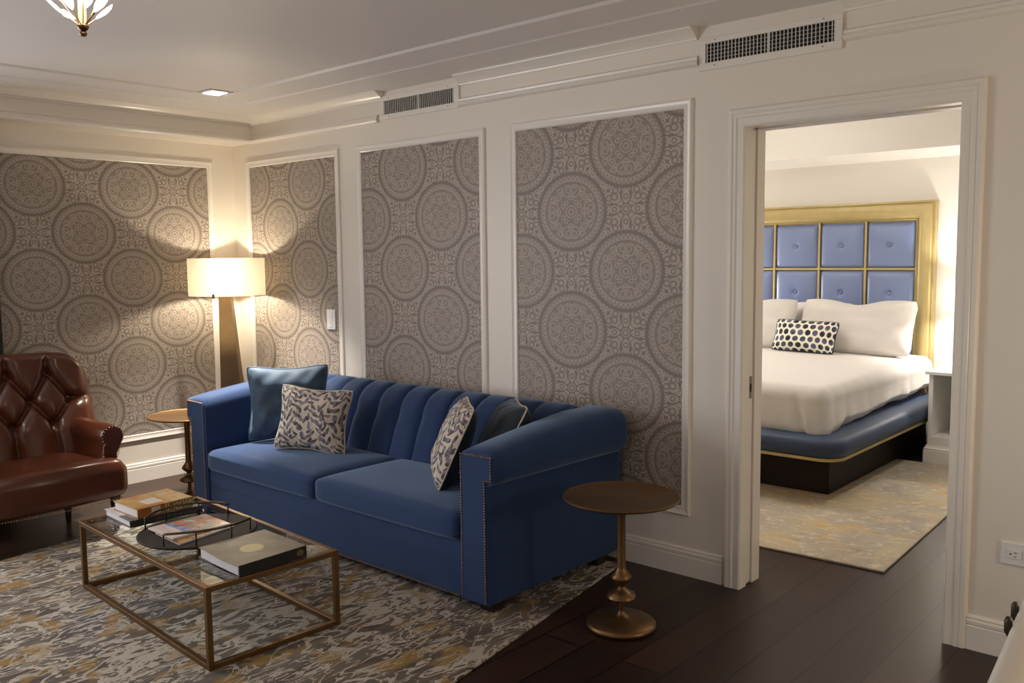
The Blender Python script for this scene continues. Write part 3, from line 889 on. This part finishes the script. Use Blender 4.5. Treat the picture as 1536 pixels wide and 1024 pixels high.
# ------------------------------------------------------------------ books, tray, magazines
def paper_mat():
    m, nt, bs = new_mat('page_block')
    sp = nt.nodes.new('ShaderNodeSeparateXYZ'); nt.links.new(coords(nt), sp.inputs[0])
    f = (X(nt, sp.outputs[2]) * 900.0).sin() * .5 + .5
    nt.links.new(mixc(nt, f, (.50, .48, .50), (.66, .64, .66)), bs.inputs['Base Color']); bs.inputs['Roughness'].default_value = .8
    return m
PAPER = paper_mat()
def uvz(nt):
    sp = nt.nodes.new('ShaderNodeSeparateXYZ'); nt.links.new(coords(nt, 'UV'), sp.inputs[0]); return X(nt, sp.outputs[0]), X(nt, sp.outputs[1])
def rectm(u, v, a, b, c, d): return u.gt(a) * u.lt(b) * v.gt(c) * v.lt(d)
def cover_white():
    m, nt, bs = new_mat('black_and_white_cover'); u, v = uvz(nt)
    n = X(nt, noise(nt, coords(nt, 'UV'), 14, 4).outputs['Fac'])
    pic = mixc(nt, ((n - .4) * 4).clamp(), (.03, .025, .03), (.25, .22, .22))
    c = mixc(nt, v.gt(.42), pic, (.62, .56, .56))
    nt.links.new(c, bs.inputs['Base Color']); bs.inputs['Roughness'].default_value = .4; return m
def cover_spine():
    m, nt, bs = new_mat('dark_lettered_spine'); u, v = uvz(nt)
    n = X(nt, noise(nt, coords(nt, 'UV', scale=(60, 6, 1)), 1, 2).outputs['Fac'])
    c = mixc(nt, n.gt(.55) * (v - .5).abs().lt(.25) * u.gt(.35), (.02, .017, .018), (.16, .145, .14))
    nt.links.new(c, bs.inputs['Base Color']); bs.inputs['Roughness'].default_value = .4; return m
def cover_orange(spine):
    m, nt, bs = new_mat('tan_orange_' + ('spine' if spine else 'cover')); u, v = uvz(nt)
    n = X(nt, noise(nt, coords(nt, 'UV', scale=(3, 5, 1)), 1.6, 4).outputs['Fac'])
    n2 = X(nt, noise(nt, coords(nt, 'UV', scale=(28, 4, 1)), 1, 3).outputs['Fac'])
    if spine:
        c = mixc(nt, u.gt(.62), (.34, .12, .025), mixc(nt, n2.gt(.53), (.52, .39, .20), (.12, .07, .03)))
        c = mixc(nt, rectm(u, v, .24, .40, .12, .92), c, (.72, .62, .50))
        c = mixc(nt, ((u - .50).abs().lt(.012)).max((u - .545).abs().lt(.008)), c, (.72, .6, .38))
    else:
        c = mixc(nt, ((n - .35) * 3.5).clamp(), (.44, .20, .045), (.62, .43, .20))
        c = mixc(nt, v.lt(.16) * u.lt(.5), c, (.42, .18, .035))
        c = mixc(nt, u.gt(.80) * n2.gt(.5) * .7, c, (.62, .47, .24))
        c = mixc(nt, rectm(u, v, .26, .55, .20, .58), c, mixc(nt, n2, (.55, .52, .52), (.75, .68, .66)))
        c = mixc(nt, rectm(u, v, .64, .82, .62, .80), c, (.55, .46, .36))
        c = mixc(nt, (u - .60).abs().lt(.006), c, (.3, .17, .05))
    nt.links.new(c, bs.inputs['Base Color']); bs.inputs['Roughness'].default_value = .32; return m
def cover_sun():
    m, nt, bs = new_mat('dark_cover_with_gold_disc'); u, v = uvz(nt)
    n = X(nt, noise(nt, coords(nt, 'UV'), 3, 4).outputs['Fac'])
    c = mixc(nt, ((n - .35) * 2.6).clamp(), (.15, .128, .095), (.27, .235, .175))
    c = mixc(nt, hyp(u - .47, v - .47).lt(.155), c, (.48, .38, .19))
    nt.links.new(c, bs.inputs['Base Color']); bs.inputs['Roughness'].default_value = .42; return m
def spine_sun():
    m, nt, bs = new_mat('black_spine_with_emblem'); u, v = uvz(nt)
    c = mixc(nt, hyp((u - .90) * 5.0, v - .5).lt(.28), (.012, .011, .011), (.16, .115, .05))
    nt.links.new(c, bs.inputs['Base Color']); bs.inputs['Roughness'].default_value = .4; return m
def cover_art(k):
    m, nt, bs = new_mat('magazine_cover_%d' % k); u, v = uvz(nt)
    n = noise(nt, coords(nt, 'UV', scale=(1, 1, 1)), 5.5, 3, .5, .6); f = X(nt, n.outputs['Fac'])
    g = X(nt, noise(nt, coords(nt, 'UV', loc=(4, 2, 0)), 4.2, 2, .5, .4).outputs['Fac'])
    c = mixc(nt, g.gt(.52), (.30, .26, .23), (.48, .17, .08))
    c = mixc(nt, f.gt(.60), c, (.62, .58, .55)); c = mixc(nt, f.lt(.37), c, (.42, .04, .06))
    c = mixc(nt, g.lt(.40), c, (.20, .24, .20))
    if k == 0:
        w = (u * 9.0).sin() * .03 + u * .5
        c = mixc(nt, (u + v * .10).lt(.46), c, mixc(nt, ((f - .4) * 4.0).clamp(), (.10, .14, .36), (.30, .36, .55)))
        ink = X(nt, noise(nt, coords(nt, 'UV', scale=(9, 22, 1)), 1.2, 2, .5, 1.6).outputs['Fac'])
        mast = mixc(nt, (ink - .52).abs().lt(.022) * rectm(u, v, .07, .20, .16, .86), (.68, .60, .57), (.30, .20, .36))
        c = mixc(nt, u.lt(.27), c, mast)
        c = mixc(nt, rectm(u, v, .88, .95, .08, .20), c, (.7, .68, .62))
    else:
        c = mixc(nt, f.gt(.5), (.42, .20, .06), (.16, .08, .035)); c = mixc(nt, u.gt(.6), c, (.45, .45, .42))
    nt.links.new(c, bs.inputs['Base Color']); bs.inputs['Roughness'].default_value = .25; return m

def quadbook(name, O, eu, ev, lu, lv, z0, z1, mc, ms, label, cat, wave=0, group=None, mblack=None):
    """O: corner where spine meets the page face; spine runs along eu, pages go along ev"""
    O = Vector((O[0], O[1])); eu = Vector(eu).normalized(); ev = Vector(ev).normalized()
    t = thing(name, label, cat, (O.x, O.y, z0), group)
    mb_ = mblack or ms; ct_ = .0028
    def P(a, b, z): p = O + eu * a * lu + ev * b * lv; return (p.x, p.y, z)
    n = 14
    V = []; F = []; UV = []
    for i in range(n + 1):
        for j in range(2):
            a = i / n
            for k in range(2): pass
    def top(z, dz, nm, m_):
        V = []; F = []; UV = []
        for lay in (0, 1):
            for i in range(n + 1):
                for j in range(n + 1):
                    a, b = i / n, j / n
                    zz = z + (dz if lay else 0) - wave * math.sin(b * PI) * math.exp(-a * 5) + wave * .8 * math.exp(-((b - .8) / .2) ** 2) * math.exp(-a * 4)
                    V.append(P(a, b, zz))
        m2 = (n + 1) * (n + 1)
        for i in range(n):
            for j in range(n):
                q_ = (i * (n + 1) + j, (i + 1) * (n + 1) + j, (i + 1) * (n + 1) + j + 1, i * (n + 1) + j + 1)
                for off in (0, m2):
                    F.append(tuple(k + off for k in q_)); UV.append([((k // (n + 1)) / n, (k % (n + 1)) / n) for k in q_])
        for i in range(n):
            for (k0, k1) in ((i * (n + 1), (i + 1) * (n + 1)), (i * (n + 1) + n, (i + 1) * (n + 1) + n), (i, i + 1), (n * (n + 1) + i, n * (n + 1) + i + 1)):
                F.append((k0, k1, k1 + m2, k0 + m2)); UV.append([((k % m2) // (n + 1) / n, (k % m2) % (n + 1) / n) for k in (k0, k1, k1, k0)])
        mb = MB(); mb.add(V, F, UV); return mb.build(nm, m_, t)
    top(z1 - ct_, ct_, 'front_cover', mc)
    top(z0, ct_, 'back_cover', mb_)
    ins = .006 / lu; inv = .006 / lv
    q_ = [P(ins, .004 / lv, 0), P(1 - ins, .004 / lv, 0), P(1 - ins, 1 - inv, 0), P(ins, 1 - inv, 0)]
    MB().hexa([(x, y, z0 + ct_) for x, y, _ in q_], [(x, y, z1 - ct_ - (wave * .4)) for x, y, _ in q_]).build('pages', PAPER, t)
    s = MB(); e = -.003 / lv
    V = [P(0, e, z0), P(1, e, z0), P(1, e, z1), P(0, e, z1), P(0, .003 / lv, z0), P(1, .003 / lv, z0), P(1, .003 / lv, z1), P(0, .003 / lv, z1)]
    F = [(0, 1, 2, 3), (4, 7, 6, 5), (3, 2, 6, 7), (0, 4, 5, 1), (0, 3, 7, 4), (1, 5, 6, 2)]
    UV = [[(0, 0), (1, 0), (1, 1), (0, 1)]] + [[(0, .99)] * 4] * 5
    s.add(V, F, UV); s.build('spine', ms, t)
    return t
# spine faces right (+x side) for both stacked books; page heads face the camera's left
quadbook('book', (2.060, -1.842), (.02, 1), (-1, .06), .345, .290, TT, .357, cover_white(), cover_spine(), 'black and white hardback under the tan-orange book on the coffee table', 'book')
quadbook('book', (2.052, -1.802), (-.06, 1), (-1, -.01), .275, .232, .3575, .3995, cover_orange(False), cover_orange(True), 'thick tan and orange book on top of the two-book stack', 'book')
quadbook('book', (2.985, -1.868), (-.02, 1), (-1, .045), .306, .312, TT, .371, cover_sun(), spine_sun(), 'large black book with a pale gold disc near the table corner', 'book', wave=.006)

TX, TY, TR_ = 2.372, -1.690, .247
tr = thing('serving_tray', 'round dark serving tray with curved metal rails on the coffee table', 'tray', (TX, TY, TT))
MB().lathe([(.001, TT + .008), (TR_ - .004, TT + .008), (TR_, TT + .011), (TR_, TT + .016), (TR_ - .004, TT + .019), (.001, TT + .019)], TX, TY, 64).build('base', TRAYM, tr, smooth=35)
for k in range(3):
    a = math.radians(-62 + 120 * k)
    MB().lathe([(.008, TT), (.011, TT + .0085)], TX + .215 * math.cos(a), TY + .215 * math.sin(a), 12).build('foot', IRON, tr)
for c0_ in (math.radians(168), math.radians(-12)):
    arc = []; h = .060; half = math.radians(52)
    for k in range(29):
        a = c0_ - half + 2 * half * k / 28
        arc.append((TX + TR_ * .93 * math.cos(a), TY + TR_ * .93 * math.sin(a), TT + .018 + h * (1 - .16 * abs(2 * k / 28 - 1) ** 3)))
    rl = MB().tube(arc, .0055, 8).build('rail', mat('rail_bronze', (.10, .07, .045), .3, .9), tr, smooth=180)
    for k in (0, 9, 19, 28):
        p = arc[k]; MB().tube([(p[0], p[1], TT + .018), (p[0], p[1], p[2])], .0032, 8).build('post', IRON, rl, smooth=180)
ZT = TT + .0195
quadbook('magazine', (2.512, -1.850), (-.19, 1), (-1, .05), .285, .225, ZT, ZT + .006, cover_art(1), PAPER, 'brown and orange magazine underneath, sticking out on the round tray', 'magazine', mblack=PAPER)
# the masthead strip runs along the near edge: the spine is the left side seen from the reader
quadbook('magazine', (2.444, -1.842), (.0, 1), (-1, .02), .268, .222, ZT + .0065, ZT + .0135, cover_art(0), PAPER, 'colourful magazine with white masthead strip, on top in the round tray', 'magazine', mblack=PAPER)

# ------------------------------------------------------------------ pedestal side tables
def side_table(x, y, label):
    t = thing('side_table', label, 'side table', (x, y, 0), 'round pedestal side tables')
    MB().lathe([(.001, .530), (.05, .528), (.228, .534), (.236, .540), (.236, .544), (.232, .546), (.226, .541), (.001, .541)], x, y, 64).build('table_top', BRONZE, t, smooth=40)
    MB().lathe([(.012, .040), (.011, .105), (.013, .112), (.045, .118), (.060, .128), (.056, .140), (.030, .156), (.013, .166), (.012, .172), (.020, .182), (.040, .198), (.043, .210), (.034, .222), (.022, .238), (.018, .252), (.017, .44), (.019, .49), (.030, .520), (.050, .532)], x, y, 32).build('column', BRONZE, t, smooth=60)
    MB().lathe([(.134, 0), (.142, .008), (.142, .018), (.132, .028), (.09, .037), (.04, .043), (.022, .052), (.013, .062), (.012, .07)], x, y, 48).build('base', BRONZE, t, smooth=60)
side_table(3.893, -.688, 'round bronze pedestal table standing right of the sofa')
side_table(.700, -.825, 'round bronze pedestal table half hidden behind the left sofa arm')

# ------------------------------------------------------------------ bedroom things
br = MB().hexa([(2.0, .52, .0005), (4.50, .605, .0005), (4.42, 3.045, .0005), (1.95, 3.0, .0005)], [(2.0, .52, .012), (4.50, .605, .012), (4.42, 3.045, .012), (1.95, 3.0, .012)]).build('area_rug', BEDRUG, bevel=.004)
tag(br, 'pale gold and grey rug lying under the bed in the bedroom', 'rug')
bed = thing('bed', 'king bed with gold-framed blue tufted headboard and blue upholstered platform', 'bed', (2.84, 2.7, .0125))
MB().box(1.90, 3.775, 1.757, 3.70, .0125, .285).build('plinth', mat('espresso_plinth', (.012, .007, .006), .5, spec=.2), bed, bevel=.004)
MB().slab(1.76, 3.92, 1.50, 3.765, .13, [(.02, .272), (0, .274), (0, .292), (.02, .294)], 10).build('gold_band', GOLD, bed, smooth=40)
MB().slab(1.755, 3.925, 1.495, 3.765, .135, [(.03, .294), (.008, .298), (-.012, .33), (-.014, .36), (-.004, .392), (.03, .410), (.2, .414)], 10).build('platform', mat('platform_blue', (.036, .055, .105), .5, sheen=.15, spec=.25), bed, smooth=60)
hb = thing_dummy = None
HX0, HX1, HZ1 = 1.917, 3.772, 1.918
ip = .148
hprof = [(0, -.01), (0, .030), (.006, .036), (.012, .030), (.020, .034), (.050, .062), (.085, .078), (.115, .074), (.128, .060), (.134, .064), (.148, .060), (.148, -.01)]
hf = frame_rect(HX0 + ip, HX1 - ip, .45, HZ1 - ip, hprof, lambda a, z, d: (a, 3.838 - d, z)).build('headboard_frame', GOLD, bed, smooth=35)
cols = [HX0 + ip, 2.444, 2.843, 3.232, HX1 - ip]; rows = [HZ1 - ip, 1.382, .988, .594]
MB().box(HX0 + ip, HX1 - ip, 3.826, 3.846, .45, HZ1 - ip).build('headboard_back', GOLD, bed)
for i in range(4):
    for j in range(3):
        x0, x1, z1, z0 = cols[i] + .010, cols[i + 1] - .010, rows[j] - .010, rows[j + 1] + .010
        n = 24; V = []; F = []
        for a in range(n + 1):
            for b in range(n + 1):
                u, v = -1 + 2 * a / n, -1 + 2 * b / n
                d = .030 * ((1 - u ** 8) * (1 - v ** 8)) ** .5 + .012 * (1 - u * u) * (1 - v * v)
                rr_ = math.hypot(u, v); d -= .022 * math.exp(-(rr_ / .10) ** 2) + .006 * math.exp(-(rr_ / .3) ** 2)
                V.append(((x0 + x1) / 2 + u * (x1 - x0) / 2, 3.826 - d, (z0 + z1) / 2 + v * (z1 - z0) / 2))
        for a in range(n):
            for b in range(n): F.append((a * (n + 1) + b, (a + 1) * (n + 1) + b, (a + 1) * (n + 1) + b + 1, a * (n + 1) + b + 1))
        tp_ = MB().add(V, F).build('headboard_panel', HBLUE, bed, smooth=180)
        bb = MB().ball((0, 0, 0), .013, 12, 6, .5); bb.v = [((x0 + x1) / 2 + p[0], 3.822 - .026 + p[2], (z0 + z1) / 2 + p[1]) for p in bb.v]
        bb.build('button', HBLUE, tp_, smooth=180)
gb = MB()
for x in cols[1:-1]: gb.box(x - .009, x + .009, 3.800, 3.828, .45, HZ1 - ip)
for z in rows[1:]: gb.box(HX0 + ip, HX1 - ip, 3.803, 3.827, z - .009, z + .009)
gb.build('headboard_bars', GOLD, bed, bevel=.003)
def duv(p, q):
    p = Vector(p)
    if q[2] > .2: p.z += .030 * (1 - q[0] ** 2) * (1 - max(0, -q[1]) ** 3)
    k = max(0, -q[2] + .3) / 1.3
    wv = .010 * math.sin(p.y * 9 + 1.2 * math.sin(p.y * 3.7)) + .006 * math.sin(p.y * 23)
    if abs(q[0]) > .9: p.x += math.copysign(wv * (.3 + k), q[0]) + math.copysign(.010 * k, q[0])
    if q[1] < -.9: p.y += .006 * math.sin(p.x * 8) * k
    tr_ = max(0.0, min(1.0, (q[0] - .55) / .4)) * max(0.0, min(1.0, (.1 - q[2]) / .9)) * max(0.0, min(1.0, (p.y - 1.66) / .25))
    p.z += tr_ * (.040 + .022 * (p.y - 1.6) + .010 * math.sin(p.y * 7 + 1))
    # tucked corner crease at the foot
    g_ = p.x + (p.z - .40) * .25
    if q[1] < -.7 and q[2] < .75:
        p.y -= (.024 * math.exp(-((g_ - 3.715) / .022) ** 2) - .020 * math.exp(-((g_ - 3.665) / .020) ** 2) + .008 * math.exp(-((g_ - 3.60) / .02) ** 2)) * min(1, (.75 - q[2]))
    if q[2] < -.3 and q[1] < -.5: p.z -= .020 * math.exp(-((p.x - 3.73) / .05) ** 2)
    if q[0] > .9: p.x += .004 * math.sin(p.y * 24 + p.z * 6) * k
    return p
d = MB().rbox((2.838, 2.70, .537), (.962, 1.085, .163), (.075, .075, .085), 84, duv).build('duvet', LINEN, smooth=180, merge=True)
tag(d, 'smooth white duvet covering the mattress of the bed', 'duvet')
BT = .722
pillow('bed_pillow', .92, .47, .20, LINEN, (3.275, 3.40, BT - .008), (1, 0, .0), (0, .40, .92), 'plump white pillow at the right end of the headboard', 'pillow', None, ear=.035, slump=.10, puff=.55, crease=.30)
pillow('bed_pillow', .80, .46, .20, LINEN, (2.38, 3.40, BT - .008), (1, 0, 0), (0, .40, .92), 'white pillow behind the small dotted cushion, cut off by the door frame', 'pillow', None, ear=.035, slump=.05, puff=.55, crease=.30)
pillow('bed_pillow', .50, .40, .10, LINEN, (2.93, 3.635, BT - .004), (1, 0, 0), (0, .22, .97), 'white pillow at the back in the gap between the two front pillows', 'pillow', None, ear=.05, puff=.5)
pillow('lumbar_pillow', .53, .27, .12, DOTS, (2.965, 3.19, BT + .010), (1, -.03, -.02), (-.02, .40, .9), 'small oblong cushion with navy dots in front of the bed pillows', 'pillow', mat('navy_cord', (.02, .022, .035), .7), ear=.06)
ns = thing('nightstand', 'white built-in nightstand with open niche right of the bed', 'nightstand', (4.25, 3.4, 0))
NSW = mat('nightstand_lacquer', (.80, .78, .75), .3)
n_ = MB().box(3.965, 4.56, 3.07, 3.845, .135, .20).box(3.965, 3.995, 3.07, 3.845, .20, .645).box(4.53, 4.56, 3.07, 3.845, .20, .645).box(3.995, 4.53, 3.80, 3.845, .20, .645)
n_.build('cabinet', NSW, ns, bevel=.003)
MB().box(3.945, 4.58, 3.045, 3.845, .645, .668).build('top', mat('nightstand_glass_top', (.78, .82, .80), .12), ns, bevel=.002)
sweep([(3.96, 3.845), (3.96, 3.065), (4.56, 3.065)], [(-.3, 0), (.014, 0), (.014, .10), (.010, .105), (.014, .112), (.004, .122), (0, .136), (-.3, .136)], -1).build('plinth', NSW, ns, smooth=25)
tl = thing('table_lamp', 'lit bedside lamp with white shade on the nightstand', 'lamp', (4.12, 3.50, .668))
MB().lathe([(.160, 1.075), (.160, 1.292), (.156, 1.292), (.156, 1.075), (.160, 1.075)], 4.075, 3.55, 48, cap=False).build('lamp_shade', glow('bedside_shade', (1.0, .93, .84), 2.2, (.85, .83, .8)), tl, smooth=40)
MB().lathe([(.001, .6685), (.05, .6685), (.05, .678), (.014, .684), (.012, .80), (.03, .82), (.012, .84), (.012, .92), (.03, .94), (.012, .96), (.008, .98), (.008, 1.22), (.001, 1.222)], 4.075, 3.55, 24).build('base', mat('crystal_lamp_base', (.82, .85, .80), .1, 0, spec=.8), tl, smooth=50)
sp2 = MB()
for k in range(3):
    a = k * 2 * PI / 3 + .4; sp2.tube([(4.075, 3.55, 1.215), (4.075 + .156 * math.cos(a), 3.55 + .156 * math.sin(a), 1.215)], .002, 6)
sp2.build('spider', BRASS, tl)

# ------------------------------------------------------------------ cream bench at the lower right edge
bn = thing('bench', 'cream upholstered bench corner at the lower right edge', 'bench', (5.8, -1.05, 0))
CREAM = mat('cream_upholstery', (.62, .575, .52), .5)
bseat = MB().slab(5.425, 6.4, -1.62, -.72, .07, [(.02, .40), (.0, .42), (0, .575), (.008, .592), (.025, .60), (.060, .598), (.075, .585), (.085, .575), (.3, .572)], 8)
ba = .080
def brot(x, y): return (5.437 + (x - 5.437) * math.cos(ba) - (y + 1.539) * math.sin(ba), -1.539 + (x - 5.437) * math.sin(ba) + (y + 1.539) * math.cos(ba))
bseat.v = [(*brot(x, y), z) for x, y, z in bseat.v]
bseat.build('seat', CREAM, bn, smooth=50)
for x in (5.50, 6.30):
    for y in (-1.52, -.82):
        bx_, by_ = brot(x, y); MB().lathe([(.016, 0), (.024, .40)], bx_, by_, 12).build('leg', DARKWOOD, bn)
for y in (-1.185, -1.07):
    kx, ky = brot(5.418, y)
    MB().tube([(kx + .01, ky, .545), (kx, ky, .565), (kx, ky, .592), (kx, ky, .602)], [.007, .0095, .0095, .005], 10).build('knob', mat('aged_brass_knob', (.07, .052, .03), .4, .7), bn, smooth=180)

# ------------------------------------------------------------------ lights
def light(kind, name, loc, energy, color, **k):
    l = bpy.data.lights.new(name, kind); l.energy = energy; l.color = color
    for a, b in k.items(): setattr(l, a, b)
    o = bpy.data.objects.new(name, l); COL.objects.link(o); o.location = loc
    return o
def aim(o, to): o.rotation_euler = (Vector(to) - o.location).to_track_quat('-Z', 'Y').to_euler()
WARM = (1.0, .87, .66)
light('POINT', 'floor_lamp_bulb', (LX, LY, 1.36), 21, WARM, shadow_soft_size=.03)
light('POINT', 'chandelier_bulb', (CHX, CHY, CHZ + .14), 14, (1.0, .86, .72), shadow_soft_size=.07)
def spot(name, x, y, z, e, cone, blend=.7, col=(1.0, .90, .76)):
    return light('SPOT', name, (x, y, z), e, col, spot_size=math.radians(cone), spot_blend=blend, shadow_soft_size=.05)
spot('downlight_beam', .85, -.625, ZC - .02, 760, 58, .85, (1.0, .91, .80))
spot('downlight_beam', 1.2, -3.6, ZC - .02, 60, 130)  # unseen downlight added for more overhead light; no fixture modelled
o = light('AREA', 'window_daylight', (-.16, (WY0 + WY1) / 2, (WZ0 + WZ1) / 2), 100, (.95, .95, .97), shape='RECTANGLE', size=2.0, size_y=1.65)
aim(o, (3, (WY0 + WY1) / 2 + .2, 1.0))
o = light('AREA', 'window_daylight', ((VX0 + VX1) / 2, YF - .14, (VZ0 + VZ1) / 2), 6, (1.0, .93, .86), shape='RECTANGLE', size=2.75, size_y=1.65)  # front fill light added behind the camera, set in the added window
aim(o, ((VX0 + VX1) / 2, 0, 1.55))
light('POINT', 'unseen_right_lamp', (6.5, -.55, 1.05), 20, (1.0, .84, .62), shadow_soft_size=.08)  # unseen lamp placed off to the right to brighten the right wall
light('POINT', 'bedside_bulb', (4.075, 3.55, 1.17), 40, (1.0, .92, .83), shadow_soft_size=.04)
light('POINT', 'bedside_bulb', (1.60, 3.55, 1.17), 40, (1.0, .92, .83), shadow_soft_size=.04)  # unseen second bedside lamp, assumed by symmetry; light only
light('POINT', 'bedroom_fill_light', (2.6, 1.6, 2.45), 30, (1.0, .94, .86), shadow_soft_size=.10)  # added point light brightening bulkhead and bedroom; no ceiling fitting there
for x, y in ((2.0, 2.0), (4.7, 2.2)):
    spot('bedroom_downlight_beam', x, y, 2.60, 48, 165, .9, (1.0, .94, .86))

wd = bpy.data.worlds.new('World'); SC.world = wd; wd.use_nodes = True
wd.node_tree.nodes['Background'].inputs[0].default_value = (.75, .85, 1.0, 1); wd.node_tree.nodes['Background'].inputs[1].default_value = .6

# ------------------------------------------------------------------ camera
f_, pitch, roll, yaw = 1326.4312, -.0936, .0108, .7229
s, c = math.sin(yaw), math.cos(yaw)
fw = Vector((-s, c, 0)); rt = Vector((c, s, 0)); up = Vector((0, 0, 1))
F2 = fw * math.cos(pitch) + up * math.sin(pitch); U2 = up * math.cos(pitch) - fw * math.sin(pitch)
Rr = rt * math.cos(roll) - U2 * math.sin(roll); Ur = rt * math.sin(roll) + U2 * math.cos(roll)
cam = bpy.data.cameras.new('Camera'); cam.sensor_width = 36; cam.lens = f_ * 36 / 1536
co = bpy.data.objects.new('Camera', cam); COL.objects.link(co)
M = Matrix((Rr, Ur, -F2)).transposed().to_4x4(); M.translation = Vector((5.874, -3.5887, 1.5)); co.matrix_world = M
cam.clip_start = .05
SC.camera = co
SC.view_settings.view_transform = 'Standard'; SC.view_settings.look = 'None'
SC.view_settings.exposure = 0.0; SC.view_settings.gamma = 1.0; SC.view_settings.use_curve_mapping = False
SC.cycles.max_bounces = 10; SC.cycles.diffuse_bounces = 6; SC.cycles.sample_clamp_indirect = 6; SC.cycles.use_denoising = True
SC.cycles.caustics_reflective = False; SC.cycles.caustics_refractive = False
